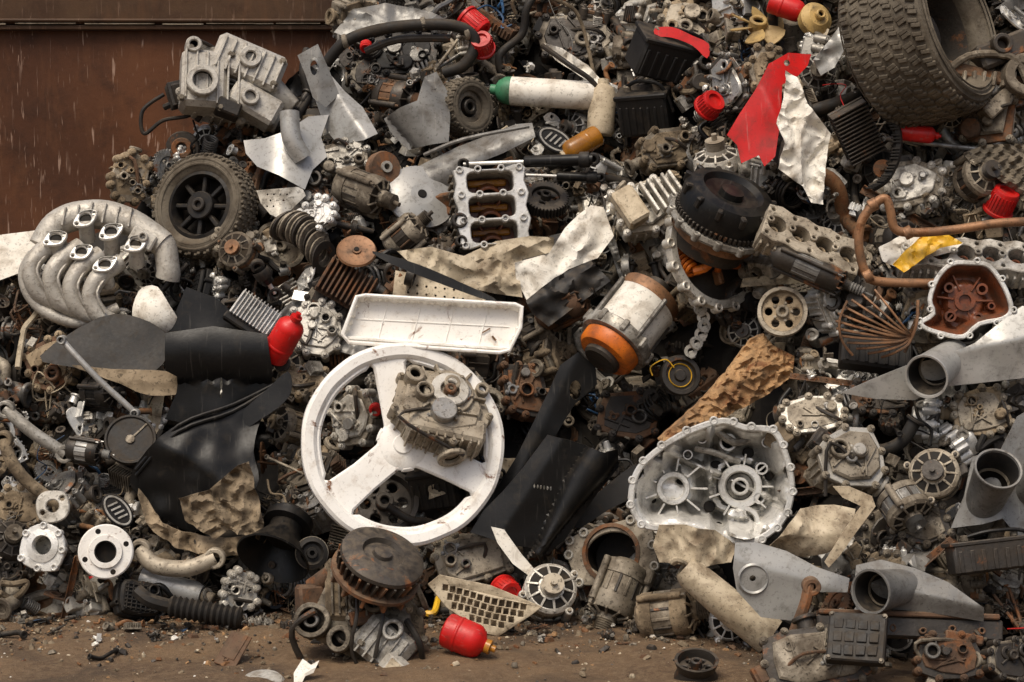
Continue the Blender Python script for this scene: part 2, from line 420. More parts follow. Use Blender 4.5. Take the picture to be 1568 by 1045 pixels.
def motor(b, rr, r, L, m1=alu, m2=iron, m3=copper):
    M0 = b.T; b.T = M0 @ Matrix.Translation((0, 0, -L/2))
    b.use(m1); b.lathe([(0, 0), (r*.5, 0), (r*.6, L*.03), (r*.9, L*.07), (r, L*.13), (r, L*.3), (r*.93, L*.3)], n=28)
    b.use(m2); b.lathe([(r*.93, L*.3), (r*.95, L*.31), (r*.95, L*.62), (r*.93, L*.62)], n=28)
    b.use(m1); b.lathe([(r*.93, L*.62), (r*1.02, L*.62), (r*1.02, L*.8), (r*.9, L*.88), (r*.45, L*.92), (r*.42, L), (r*.2, L), (r*.2, L*.9), (0, L*.9)], n=28)
    b.use(hole_shade); b.lathe([(r*.52, L*.917), (r*.86, L*.885)], n=28); b.use(m1)
    for i in range(10):
        a = i*.628; b.box((math.cos(a)*r*.72, math.sin(a)*r*.72, L*.89), (r*.5, r*.09, L*.08), (0, 22, math.degrees(a)), ch=.6)
    for i in range(3):
        a = i*2.09+rr.random(); x, y = math.cos(a)*r*1.12, math.sin(a)*r*1.12
        b.use(m1); b.cyl((x, y, L*.1), r*.16, L*.72, n=10, ri=r*.06); b.box((x*.9, y*.9, L*.2), (r*.35, r*.22, L*.14), (0, 0, math.degrees(a)))
        b.use(m2); b.cyl((x, y, L*.12), r*.07, L*.78, n=6)
    for i in range(14):
        a = i*2*math.pi/14; b.use(m2 if i % 2 else m3); b.box((math.cos(a)*r*.95, math.sin(a)*r*.95, L*.46), (r*.1, r*.12, L*.3), (0, 0, math.degrees(a)), ch=.6)
    b.use(m2)
    pr = []
    for i in range(5): pr += [(r*.42, L*(1.0+i*.035)), (r*.33, L*(1.017+i*.035))]
    b.lathe([(0, L*.98)]+pr+[(r*.42, L*1.18), (r*.12, L*1.18), (r*.12, L*1.3), (0, L*1.3)], n=24)
    b.box((r*.9, r*.3, L*.15), (r*.7, r*.5, L*.25), (0, 0, 30)); b.T = M0
def pulley(b, rr, r, t, m1=alud, m2=iron, nh=6):
    b.use(m1); pr = [(r*.82, -t/2), (r, -t/2)]
    k = rr.choice([1, 4, 5])
    for i in range(k): z = -t/2+t*(i+.5)/k; pr += [(r*.985, z-t*.4/k), (r*(.9 if k > 1 else .84), z), (r*.985, z+t*.4/k)]
    pr += [(r, t/2), (r*.86, t/2), (r*.8, t*.2), (r*.8, -t*.2)]
    b.lathe(pr, n=36, closed=True)
    b.use(m2 if rr.random() < .5 else m1)
    if rr.random() < .6:
        b.poly(circ(0, 0, r*.84, 36), -t*.15, t*.1, [circ(math.cos(i*6.283/nh)*r*.55, math.sin(i*6.283/nh)*r*.55, r*.16, 12) for i in range(nh)])
    else:
        b.lathe([(0, 0), (r*.3, 0), (r*.5, t*.18), (r*.7, t*.18), (r*.82, 0), (r*.82, -t*.2), (0, -t*.2)], n=36)
    b.use(m1); b.cyl((0, 0, -t*.3), r*.27, t*.8, ri=r*.13)
    for i in range(5): a = i*1.2566; bolt(b, math.cos(a)*r*.37, math.sin(a)*r*.37, t*.1, r*.045, t*.15)
def gear(b, r, t, nt, m=iron, ri=.55):
    P = []
    for i in range(nt):
        a = 2*math.pi*i/nt; w = math.pi/nt
        for da, q in ((-.85, .91), (-.35, 1), (.35, 1), (.85, .91)): P.append((math.cos(a+da*w)*r*q, math.sin(a+da*w)*r*q))
    b.use(m); b.poly(P, -t/2, t/2, [circ(0, 0, r*ri, 28)], ch=.8)
    b.poly(circ(0, 0, r*ri*1.02, 28), -t*.2, t*.2, [circ(math.cos(i*2.09)*r*ri*.6, math.sin(i*2.09)*r*ri*.6, r*ri*.22, 10) for i in range(3)])
    b.cyl((0, 0, -t*.8), r*.22, t*1.6, ri=r*.12)
def head(b, rr, w, h, d, nc=3, m1=alu, m2=hole_shade, m3=iron):
    P = []; k = nc*2
    for i in range(k+1): P.append((-w/2+w*i/k, -h/2-(5 if i % 2 else 0)))
    for i in range(k+1): P.append((w/2-w*i/k, h/2+(5 if i % 2 else 0)))
    r = min(w/nc*.38, h*.36); ho = []; cs = [(-w/2+w*(i+.5)/nc, rr.uniform(-.03, .03)*h) for i in range(nc)]
    for x, y in cs: ho.append(circ(x, y, r, 20))
    for i in range(nc+1):
        for sgn in (-1, 1):
            x = -w/2+8+(w-16)*i/nc; ho.append(circ(x, sgn*(h/2-7), 3.6, 8))
    b.use(m1); b.poly(P, -d/2, d/2, ho, ch=1.5)
    b.use(m2); b.poly([(x*.9, y*.9) for x, y in P], -d/2+1, -d/2+3)
    for x, y in cs:
        b.use(m3); b.cyl((x, y, -d/2+3), r*.55, d*.5, n=16, ri=r*.3); b.use(m1)
        b.box((x, y, -d*.1), (r*2.1, 5, 6), (0, 0, rr.uniform(0, 180)))
    for i in range(int(w/12)): x = -w/2+6+i*12; b.box((x, -h/2-4, -d*.1), (4, 10, d*.6), ch=1); b.box((x, h/2+4, -d*.1), (4, 10, d*.6), ch=1)
    for i in range(nc+1): b.cyl((-w/2+8+(w-16)*i/nc, 0, d/2-2), 6, 7, n=12, ri=3)
def bracket(b, rr, w, h, m=iron, t=4):
    P = cr(blob(rr, w, h, rr.randint(6, 9), .35, .9), 2); ho = []
    for _ in range(30):
        if len(ho) > 4: break
        r = rr.uniform(4, min(w, h)*.16); x, y = rr.uniform(-.4, .4)*w, rr.uniform(-.4, .4)*h
        if inpoly(x, y, P) and edist(x, y, P) > r+4 and all(math.hypot(x-q[0], y-q[1]) > r+q[2]+3 for q in ho): ho.append((x, y, r))
    b.use(m); b.poly(P, 0, t, [circ(*q, 14) for q in ho], ch=.8)
    for x, y, r in ho: b.lathe([(r, 0), (r, t+4), (r+2.5, t+4), (r+2.5, 0)], xf((x, y, 0)), 14, closed=True)
    p = rr.choice(P); b.box((p[0]*.9, p[1]*.9, 12), (w*.3, t, 30), (rr.uniform(-20, 20), 0, rr.uniform(0, 180)))
    b.box((0, h*.1, t), (w*.6, 4, 10), (0, 0, rr.uniform(0, 180)))
def spring(b, r, L, turns, wr, m):
    b.use(m); n = int(turns*12); b.tube([(math.cos(i*.5236)*r, math.sin(i*.5236)*r, -L/2+L*i/n) for i in range(n+1)], wr, 7, 1)
def heatsink(b, w, h, d, n, m):
    b.use(m); b.box((0, 0, 0), (w, h, d*.25))
    for i in range(n): b.box((-w/2+w*(i+.5)/n, 0, d*.5), (w/n*.38, h*.97, d*.9), ch=.5)
def canister(b, r, L, m, m2=None):
    b.use(m); b.lathe([(0, -L/2), (r*.75, -L/2+.5), (r*.95, -L/2+r*.12), (r, -L/2+r*.3), (r, L/2-r*.8), (r*.96, L/2-r*.55), (r*.75, L/2-r*.25), (r*.42, L/2-r*.1), (r*.36, L/2)], n=28)
    b.lathe([(r*1.0, -L*.2), (r*1.04, -L*.18), (r*1.04, -L*.14), (r*1.0, -L*.12)], n=28)
    b.use(m2 or m); b.lathe([(r*.36, L/2), (r*.42, L/2), (r*.42, L/2+r*.3), (r*.2, L/2+r*.3), (r*.2, L/2+r*.6), (0, L/2+r*.6)], n=16)
def redcap(b, r, h, m):
    b.use(m); b.lathe([(0, -h/2), (r*1.15, -h/2), (r*1.15, -h/2+4), (r, -h/2+5), (r*.96, h/2-2), (r*.9, h/2), (r*.6, h/2), (r*.56, h/2-4), (0, h/2-4)], n=28)
    for i in range(24): a = i*.2618; b.box((math.cos(a)*r*.985, math.sin(a)*r*.985, 0), (2, 1.6, h*.7), (0, 0, math.degrees(a)), ch=.4)
def cover(b, rr, w, h, d, m):
    P = cr(blob(rr, w, h, 8, .08, .5), 2); b.use(m); b.poly(P, -d/2, 0, ch=2); Q = [(x*.92, y*.92) for x, y in P]; b.poly(Q, 0, d*.4, ch=4)
    for i in range(-3, 4): b.box((0, i*h*.1, d*.42), (w*.7, 2.2, 4), ch=.6); b.box((i*w*.1, 0, d*.42), (2.2, h*.7, 4), ch=.6)
    for x, y in P[::3]: b.cyl((x*.97, y*.97, -d/2), 4.5, d*.6, n=10, ri=2)
    b.cyl((w*.2, h*.2, d*.3), w*.12, d*.4, ri=w*.08)
def tyre(b, Ro, W, Ri, m=rubber, rows=5, nb=44, bh=5):
    h = W/2; b.use(m)
    b.lathe([(Ri, -h*.62), (Ri*1.04, -h*.75), ((Ri+Ro)/2, -h*1.0), (Ro*.93, -h*.93), (Ro*.985, -h*.7), (Ro, -h*.3), (Ro, h*.3), (Ro*.985, h*.7), (Ro*.93, h*.93), ((Ri+Ro)/2, h*1.0), (Ri*1.04, h*.75), (Ri, h*.62), (Ri*1.05, h*.4), (Ro*.9, h*.5), (Ro*.9, -h*.5), (Ri*1.05, -h*.4)], n=64, closed=True)
    for k in range(rows):
        z = -h*.78+1.56*h*k/(rows-1); rr_ = Ro*(1-.03*abs(z/h)**2*1.2)
        for i in range(nb):
            a = 2*math.pi*(i+(k % 2)*.5)/nb; ln = 2*math.pi*Ro/nb
            for q in (-1, 1):
                M = Matrix.Rotation(a, 4, 'Z') @ Matrix.Translation((rr_, q*ln*.17, z)) @ Euler((rad(14*(1 if k % 2 else -1)), rad(-22 if z > h*.6 else 22 if z < -h*.6 else 0), 0)).to_matrix().to_4x4()
                T0 = b.T; b.T = T0 @ M; b.box((0, 0, q*1.2), (bh*2, ln*.30, 1.56*h/(rows-1)*.76), ch=.8); b.T = T0
    for sgn in (-1, 1):
        for q in (.35, .6): b.lathe([(Ri+(Ro-Ri)*q, sgn*h*(.97+.05*q)), (Ri+(Ro-Ri)*q+2, sgn*h*(1.0+.05*q)), (Ri+(Ro-Ri)*q+4, sgn*h*(.97+.05*q))], n=64)
def pipe(b, rr, m, L=110, r=9):
    p = [(-L/2, rr.uniform(-20, 20), 0), (-L/6, rr.uniform(-25, 25), rr.uniform(-20, 20)), (L/6, rr.uniform(-30, 30), rr.uniform(-20, 20)), (L/2, rr.uniform(-20, 20), 0)]
    b.use(m); b.tube(p, r, 14, 6)
    for e, q in ((0, 1), (3, 2)):
        a = Vector(p[e]); d = (a-Vector(p[q])).normalized(); b.cylp(a-d*3, a+d*4, r*1.5, ri=r*.7, n=18)
def rods(b, rr, m):
    for k in (-1, 1): b.use(m); b.lathe([(9, -6), (15, -6), (15, 6), (9, 6)], xf((k*38, 0, 0)), 20, closed=True)
    b.box((0, 0, 0), (58, 10, 8)); b.box((0, 5, 0), (56, 2.5, 11)); b.box((0, -5, 0), (56, 2.5, 11)); bolt(b, 38, 17, -3, 4, 8); bolt(b, 38, -17, -3, 4, 8)
def lump(b, rr, m1, m2):
    b.use(m1)
    for k in range(6):
        b.box([rr.uniform(-28, 28) for _ in range(3)], [rr.uniform(16, 55) for _ in range(3)], [rr.uniform(-25, 25) for _ in range(3)], tp=rr.uniform(.7, 1))
    for k in range(8):
        b.use(rr.choice([m1, m2, steel])); p = Vector([rr.uniform(-30, 30) for _ in range(3)]); d = Vector(rr.choice([(1, 0, 0), (0, 1, 0), (0, 0, 1), (-1, 0, 0), (0, -1, 0)]))
        r = rr.uniform(5, 15); b.cylp(p, p+d*rr.uniform(20, 38), r, r*.9, ri=r*rr.choice([.6, .6, 0]))
    for k in range(8): b.box([rr.uniform(-30, 30), rr.uniform(-30, 30), rr.uniform(0, 34)], (3, rr.uniform(20, 50), 14), (0, 0, rr.choice([0, 90, 45])), ch=.7)

# ------------------------------------------------------------ clutter library
LIB = []; SMALL = []; LONG = []
def lib(fn, dent=1.5, small=0):
    b = B(iron); fn(b); (LIB, SMALL, LONG)[int(small)].append(b.mesh('part', dent, .03))
pal = [(alu, alud, iron), (alud, iron, rustm), (iron, alud, blkd), (tan, alud, iron), (aluc, alu, iron), (alu, iron, alud), (rustm, iron, alud), (iron, rustm, alu), (alu, alud, blkd), (alud, tan, rustb), (iron, blkd, steel), (steel, iron, rustm)]
for k in range(16):
    rr = random.Random(100+k); p = pal[k % 12]
    lib(lambda b: engine(b, rr, rr.uniform(90, 140), rr.uniform(80, 120), rr.uniform(60, 90), *p))
for k in range(12):
    rr = random.Random(200+k); p = pal[(k*5) % 12]; lib(lambda b: motor(b, rr, rr.uniform(28, 42), rr.uniform(60, 95), p[0], p[1], rr.choice([copper, rustm, iron])))
for k in range(10):
    rr = random.Random(300+k); p = pal[(k*7) % 12]; lib(lambda b: lump(b, rr, p[0], p[1]))
for k in range(7):
    rr = random.Random(400+k); p = pal[(k*5+1) % 12]; lib(lambda b: head(b, rr, rr.uniform(110, 170), rr.uniform(50, 70), 34, rr.choice([2, 3, 4]), p[0], hole_shade, p[1]))
for k in range(6):
    rr = random.Random(500+k); lib(lambda b: cover(b, rr, rr.uniform(80, 120), rr.uniform(70, 100), 26, [blkd, blk, iron, alud, grey, blkd][k]))
for k in range(6):
    rr = random.Random(600+k); lib(lambda b: pulley(b, rr, rr.uniform(28, 50), rr.uniform(12, 26), [alud, iron, rustm, tan, steel, iron][k], rr.choice([iron, rustm])))
for k in range(3): lib(lambda b: gear(b, 32+6*k, 10, 26+6*k, [iron, steel, rustm][k]))
for k in range(7):
    rr = random.Random(700+k); lib(lambda b: bracket(b, rr, rr.uniform(80, 150), rr.uniform(50, 90), [iron, alud, rustm, blkd, aluc, steel, tan][k]))
for k in range(6):
    rr = random.Random(800+k)
    def fs_(b):
        b.use([grey, blk, rustm, cream, steel, blkd][k]); b.sheet(cr(blob(rr, 130, 80, 7, .3), 2), fold(k+.5, 13, k*50), 7, 2.5)
    lib(fs_, 0)
for k in range(6):
    rr = random.Random(900+k); lib(lambda b: pipe(b, rr, [rubd, iron, alud, blkd, rustb, steel][k], 130, rr.uniform(7, 14)), small=1)
for k in range(3): lib(lambda b: rods(b, R, [iron, alu, rustm][k]), small=1)
for k in range(4): lib(lambda b: spring(b, 13+3*k, 55, 7, 2.6, [iron, rustm, steel, blkd][k]), 0, small=1)
for k in range(3): lib(lambda b: heatsink(b, 60, 50, 26, 9, [alud, iron, alu][k]), small=1)
for k in range(3): lib(lambda b: gear(b, 20+4*k, 10, 20, [iron, alud, steel][k]), small=1)
for k in range(4):
    rr = random.Random(950+k); lib(lambda b: bracket(b, rr, 60, 40, [iron, alud, aluc, rustb][k], 3), small=1)
for k in range(9):
    rr = random.Random(980+k); p = pal[k]
    def fl(b):
        b.T = Matrix.Scale(.6, 4); lump(b, rr, p[0], p[1])
    lib(fl, small=1)
for k in range(5):
    rr = random.Random(990+k); lib(lambda b: engine(b, rr, 60, 50, 40, *pal[(k*5+4) % 12]), small=1)
def wirem(b, rr, ms):
    for k in range(6):
        b.use(rr.choice(ms)); p = [(rr.uniform(-50, 50), rr.uniform(-40, 40), rr.uniform(-12, 16)) for _ in range(5)]; b.tube(p, rr.uniform(1.2, 2.4), 6, 5)
for k in range(5): lib(lambda b: wirem(b, random.Random(k), [[blk, rubd, iron], [rubd, iron, tan], [blk, blue, rubd], [rustm, iron], [cream, blk, rubd]][k]), 0, small=1)
def flg(b, m):
    b.use(m); b.poly(cr([(-30, 0), (-22, 12), (0, 20), (22, 12), (30, 0), (22, -12), (0, -20), (-22, -12)], 3), 0, 7, [circ(0, 0, 12, 18), circ(-22, 0, 3.5, 8), circ(22, 0, 3.5, 8)]); b.lathe([(12, 2), (12, -26), (16, -26), (16, 2)], n=20, closed=True)
for m in (aluc, steel): lib(lambda b: flg(b, m), small=1)
def longp(b, k, rr):
    m = [steel, rustm, iron, blk, alud, rubd, grey, cream, iron, rustm][k]; b.use(m)
    if k in (0, 4): b.tube([(-110, 0, 0), (0, rr.uniform(-6, 6), 0), (110, 0, 0)], 5, 10, 3); b.cyl((-110, 0, -7), 11, 14, ri=6); b.cyl((110, 0, -7), 9, 14, ri=5)
    elif k in (1, 8): b.box((0, 0, 0), (210, 16, 4)); b.box((0, 8, 8), (210, 3, 18)); [b.cyl((-90+i*30, -1, 1), 4, 3, n=10, ri=2.4) for i in range(7)]
    elif k in (3, 5): b.tube([(-100, rr.uniform(-30, 30), 0), (-50, rr.uniform(-30, 30), 10), (0, rr.uniform(-30, 30), 0), (60, rr.uniform(-30, 30), 10), (110, rr.uniform(-30, 30), 0)], 8, 12, 8)
    elif k in (2, 9):
        b.lathe([(0, -90), (8, -90), (8, -40), (14, -38), (14, -10), (9, -8), (9, 30), (20, 32), (20, 44), (9, 46), (7, 90), (0, 90)], xf((0, 0, 0), (0, 90, 0)), 20)
    else: b.sheet([(-100, -10), (60, -16), (104, 0), (60, 14), (-90, 12)], fold(k, 7, 5), 6, 3)
for k in range(10): lib(lambda b: longp(b, k, random.Random(k+5)), 0, small=2)

# ------------------------------------------------------------ hero objects
def eng(name, u, v, w, h, d, seed, ms=(alu, alud, iron), out=.14, rot=(-20, 0, 0), gv=None, dent=1.5, ex=None):
    b = B(iron); engine(b, random.Random(seed), w, h, d, *ms)
    if ex: ex(b)
    return place(name, b, u, v, out, rot, gv=gv, foot=min(w, h)*.5, dent=dent)
def gb(b):
    b.use(alum); b.box((20, 30, 20), (110, 60, 70), (0, 0, -12), ch=8); b.box((-40, -10, 25), (70, 90, 60), (0, 0, 8), ch=8)
    for i in range(6): b.box((-70+i*16, -8, 52), (3, 80, 12), (0, 0, 8), ch=.8)
    for i in range(7): b.box((-24+i*15, 36-i*3, 54), (3, 52, 10), (0, 0, -12), ch=.8)
    b.cyl((-45, -20, 40), 24, 30, ri=15); b.cylp((50, 10, 20), (100, -18, 20), 24, 16, ri=11); b.cylp((40, -30, 10), (84, -44, 14), 20, 18, ri=12)
    b.cyl((20, 35, 50), 17, 14, ri=8)
    b.box((40, -30, 30), (80, 44, 50), (0, 0, -20), ch=6); b.cyl((30, -26, 50), 14, 14, ri=8); b.cyl((-66, 36, 30), 12, 30, ri=6)
    b.use(iron); b.box((2, -48, 40), (36, 22, 36), (0, 0, -10)); b.use(alud)
    for x, y in ((-70, 30), (-70, -50), (-10, -52), (-8, 34), (70, 40), (62, 2)): bolt(b, x, y, 54, 4, 6)
eng('gearbox', 350, 134, 168, 125, 90, 3, (alum, alu, iron), .25, (-18, 12, -12), ex=gb)
eng('cylinder_head', 196, 272, 60, 78, 45, 5, (tan, alud, rustm), .12, (-10, 20, -15))
eng('engine_casing', 674, 628, 165, 130, 90, 8, (alud, alud, iron), .44, (-42, 10, -14), ex=lambda b: (b.use(alud), b.cyl((4, 14, 20), 40, 14), b.use(alu), b.cyl((4, 14, 20), 30, 22, ri=15), b.use(rustm), b.cyl((4, 14, 24), 9, 22, ri=4), b.use(alud), b.cyl((-52, 30, 10), 15, 30, ri=8), b.cyl((56, 34, 8), 11, 26, ri=6), b.box((10, -38, 0), (120, 40, 50), ch=5), [b.box((-44+i*13, -60, 0), (3, 8, 48), ch=.7) for i in range(9)], [b.box((4+math.cos(i)*46, 14+math.sin(i)*38, 28), (26, 4, 12), (0, 0, i*57.3), ch=.8) for i in range(6)], [bolt(b, 4+math.cos(i*1.05)*35, 14+math.sin(i*1.05)*35, 33, 3, 5) for i in range(6)]))
eng('engine_block', 1300, 705, 110, 105, 80, 21, (alud, alu, iron), .18, (-25, 20, 10))
eng('carburettor', 545, 640, 90, 85, 70, 22, (alu, alud, iron), .14, (-15, -25, 20))
eng('water_pump', 720, 856, 135, 85, 70, 23, (alud, alud, iron), .16, (-20, 10, 5))
eng('gear_casing', 488, 505, 80, 95, 60, 24, (alu, alu, iron), .14, (-20, 10, 15))
eng('transmission_casing', 1225, 240, 80, 90, 60, 26, (alud, iron, rustm), .12, (-20, -20, 5))
eng('throttle_body', 1390, 285, 110, 75, 60, 27, (alu, alud, iron), .12, (-20, -10, 15))
eng('engine_casing', 1510, 170, 100, 130, 80, 28, (alud, rustm, iron), .2, (-15, -25, 5))
eng('compressor', 620, 85, 110, 80, 60, 30, (blkd, iron, iron), .12, (-20, 0, 5))
eng('valve_casing', 1020, 230, 110, 70, 60, 31, (tan, alud, iron), .14, (-15, 20, 20))
eng('engine_casing', 525, 245, 90, 60, 50, 32, (alu, alud, iron), .14, (-25, 10, 10))
eng('gear_casing', 1245, 640, 110, 60, 50, 33, (alud, alu, iron), .16, (-30, 0, 10))
eng('oil_pump', 1500, 635, 100, 75, 60, 34, (alud, tan, iron), .12, (-20, 0, 10))
eng('engine_casing', 1410, 800, 90, 75, 60, 35, (alud, iron, iron), .12, (-20, 0, 10))
eng('gearbox', 80, 560, 80, 90, 60, 36, (tan, rustm, iron), .1, (-20, 0, 30))
eng('engine_casing', 30, 780, 70, 70, 55, 37, (tan, alud, iron), .1, (-20, 10, 0))
eng('cylinder_head', 470, 590, 90, 55, 50, 38, (tan, alud, iron), .1, (-25, 0, -10))
eng('carburettor', 960, 640, 110, 80, 50, 39, (iron, rustm, alud), .1, (-25, 10, 0))
eng('engine_casing', 360, 380, 70, 60, 55, 40, (alud, alu, iron), .14, (-25, 20, 0))
eng('compressor', 1180, 115, 60, 90, 60, 41, (tan, alud, iron), .12, (-20, 0, 20))
eng('gearbox', 1050, 40, 90, 80, 60, 42, (alud, tan, iron), .12, (-20, 0, 0))
eng('engine_casing', 880, 60, 120, 80, 60, 43, (iron, alud, blkd), .1, (-20, 0, 0))
eng('engine_casing', 1345, 610, 90, 60, 50, 44, (iron, rustm, iron), .1, (-20, 0, 0))

# scooter wheel
b = B(); tyre(b, 80, 52, 52, rubber, 5, 30, 2.5)
b.use(blkd); b.lathe([(54, -16), (54, 18), (48, 20), (45, 12), (45, -16)], n=48, closed=True)
for i in range(8): b.box((math.cos(i*.785)*33, math.sin(i*.785)*33, 4), (34, 7, 14), (0, 0, i*45), ch=2)
b.cyl((0, 0, -10), 22, 28, n=28); b.use(iron); b.cyl((0, 0, 16), 11, 8, ri=5); b.use(hole_shade); b.cyl((0, 0, -18), 46, 6, n=32)
place('scooter_wheel', b, 314, 318, .22, (-14, -22, 0), foot=70)
b = B(); tyre(b, 44, 40, 24, rubber, 4, 24, 2); b.use(alud); b.cyl((0, 0, -10), 26, 20, n=24, ri=16, dep=6); b.use(iron); b.cyl((0, 0, 4), 12, 10, ri=6)
place('small_wheel', b, 712, 165, .22, (-5, 42, 0), foot=35)
# big tyre
b = B(); tyre(b, 134, 140, 88, rubber, 7, 40, 3.2); b.use(iron); b.lathe([(90, -50), (90, 34), (84, 38), (80, -6), (34, -26), (30, 20), (14, 24), (0, 24)], n=48)
b.use(rustm)
for i in range(5): b.cyl((math.cos(i*1.257)*52, math.sin(i*1.257)*52, -18), 6, 14, n=6)
place('off_road_tyre', b, 1408, 56, .42, (-14, 54, 4), foot=110)
b = B(rustm); b.box((0, 0, 0), (130, 20, 20), (0, 0, -12)); b.use(alud); b.cyl((55, -5, -20), 34, 50, ri=18); b.box((20, -40, 0), (70, 24, 30), (0, 0, 40)); b.tube([(-60, 10, 10), (-20, 30, 20), (40, 20, 26), (70, -40, 10)], 6)
for i in range(6): b.box((-40+i*16, -8, 12), (5, 24, 14), (0, 0, -12), ch=1)
b.use(iron); b.box((30, 40, 0), (90, 40, 40), (0, 0, 20), ch=5); b.cyl((20, 44, 10), 16, 24, ri=9)
place('axle_arm', b, 1508, 118, .34, (-15, 10, 0), dent=2)

# intake manifold
b = B(alum)
b.tube([(-88, 30, 0), (-60, 70, -6), (-10, 82, -8), (50, 68, -6), (98, 35, -6)], lambda t: 23-5*abs(t-.5), 18, 6)
b.tube([(40, 72, -10), (94, 40, -8), (106, 0, -10), (104, -18, -14)], 19, 16, 5)
for i in range(4):
    x = -88+i*31; y = 20-i*12
    b.tube([(x+30, y+24, 0), (x+2, y-2, 14), (x-12, y-32, 16), (x+2, y-62, 8), (x+34, y-78, -6)], 14, 16, 6)
    b.tube([(x+18, y+4, 12), (x+2, y-30, 31), (x+12, y-60, 22)], 2, 6, 4)
b.box((-40, -72, -16), (130, 28, 24), (0, 0, -22), ch=6)
for i in range(6): b.box((-50+i*20, 82-abs(i-2)*3, 12), (3, 30, 12), (0, 0, -10), ch=1)
b.box((70, 40, 14), (40, 26, 12), (0, 0, -30), ch=4); b.cyl((72, 40, 18), 8, 10, ri=4)
b.tube([(-98, 20, 4), (-112, -14, 6), (-98, -50, 2), (-60, -78, 0), (-20, -86, -6), (30, -62, -10)], 9, 12, 5)
for (x, y) in [(-17, 66), (22, 46), (60, 26), (-62, 34), (-23, 14), (15, -4)]:
    d = Vector((.1, .35, 1)).normalized(); p = Vector((x, y, 14))
    b.use(alum); b.cylp(p-d*24+Vector((0, -16, 0)), p+d*8, 12, 11)
    M, L = axm(p+d*8, p+d*14); M = M @ Matrix.Rotation(rad(50), 4, 'Z')
    b.use(aluc); b.poly(cr([(-20, 0), (-14, 8), (0, 14), (14, 8), (20, 0), (14, -8), (0, -14), (-14, -8)], 3), 0, 6, [circ(0, 0, 9, 16), circ(-15, 0, 2.6, 8), circ(15, 0, 2.6, 8)], M=M)
    b.use(hole_shade); b.cylp(p+d*2, p+d*9, 9.5)
place('intake_manifold', b, 150, 408, .26, (-12, 0, 0), foot=90, dent=3)
trace('cream_cover', [(205, 462), (215, 442), (240, 440), (262, 470), (272, 495), (245, 512), (215, 500), (203, 485)], whited, lambda x, y: 16-(x*x+y*y)*.014, .22, .2, 5)
trace('white_door_panel', [(-60, 372), (0, 360), (80, 350), (98, 340), (84, 368), (48, 412), (0, 430), (-60, 440)], whited, lambda x, y: 0, .16, .6, 10, 6, sm=False)
b = B(blkd); b.tube([(-20, 60, 0), (-52, 35, 5), (-50, 0, 8), (-20, 20, 10), (20, 28, 8), (26, 50, 0)], 3, 8, 8); b.tube([(-20, 40, 0), (10, 50, 8), (40, 40, 10), (30, 20, 0)], 5, 8, 6)
b.use(rustm); b.cyl((8, -22, 0), 16, 16, ri=8); b.use(iron); b.cyl((8, -22, -4), 26, 12)
place('wiring_harness', b, 272, 205, .16)

# black fairings, left
trace('black_side_cover', [(62, 545), (150, 487), (210, 488), (255, 515), (256, 548), (230, 570), (170, 568), (110, 560)], blkd, lambda x, y: 5-(x*x)*.0008, .24, .5, 8, 3)
trace('tan_wood_strip', [(110, 560), (170, 566), (235, 568), (278, 575), (282, 600), (230, 605), (190, 590), (150, 575)], tan, crump(2, 4), .26, .3, 7, 6)
def fl1(x, y): return 36*math.cos(min(1.3, abs(y-40)/48)) if y > -10 else 18-(-10-y)*.02+8*math.cos(x*.05)
trace('black_leg_shield', [(258, 508), (330, 498), (412, 510), (420, 560), (418, 590), (395, 612), (350, 632), (290, 648), (255, 640), (272, 600), (275, 575), (258, 565)], blk,
      fl1, .3, .12, 6, 3, holes=[circ(342, 585, 2.2, 6, 10), circ(342, 600, 2, 6, 8)], sm=False)
trace('black_fender', [(268, 480), (285, 440), (330, 455), (372, 490), (392, 508), (330, 498), (260, 508)], blk, lambda x, y: 12*math.cos(x*.03), .2, .3, 6, 3, sm=False)
def fl2(x, y): return 34-abs(y*.9+x*.55+10)*.35+6*nz(x*.03, y*.03)
trace('black_fairing', [(200, 730), (250, 665), (300, 640), (360, 620), (420, 590), (432, 602), (400, 640), (390, 690), (400, 730), (380, 760), (330, 800), (290, 812), (250, 790), (225, 770)], blk, fl2, .26, .2, 6, 3,
      extra=lambda b, g: [b.tube([(-105, -25+k*9, g(-105, -25+k*9)+3), (-40, 42+k*9, g(-40, 42+k*9)+3), (40, 70+k*10, g(40, 70+k*8)+3), (100, 106+k*2, g(100, 106)+3)], 3, 7) for k in (0, 1)])
trace('black_engine_shroud', [(405, 600), (440, 570), (446, 600), (425, 625), (380, 655), (330, 700), (320, 690), (360, 640)], blk, lambda x, y: 8, .3, .3, 7, 3)
trace('crumpled_corrugated_sheet', [(275, 762), (320, 750), (365, 712), (382, 706), (392, 750), (405, 800), (398, 825), (350, 812), (330, 825), (300, 805), (285, 800)], tan, lambda x, y: 4*math.sin((x*.5+y*.75)*.24+nz(x*.03, y*.03)*4)+crump(4, 8)(x, y), .34, .1, 4, 2, sm=False)
trace('torn_gasket_plate', [(210, 750), (250, 800), (330, 822), (405, 815), (400, 835), (350, 850), (270, 835), (225, 800)], tan, crump(6, 8), .22, .4, 6, 4)
b = B(blk); b.lathe([(26, 0), (26, 20), (34, 36), (52, 66), (58, 72), (56, 74), (48, 64), (30, 34), (22, 20), (22, 0)], n=32)
b.lathe([(0, -14), (30, -14), (38, -6), (38, 8), (26, 10)], n=32); b.use(hole_shade); b.cyl((0, 0, 30), 26, 4)
place('plastic_funnel', b, 442, 800, .22, (40, -20, 0), foot=40)
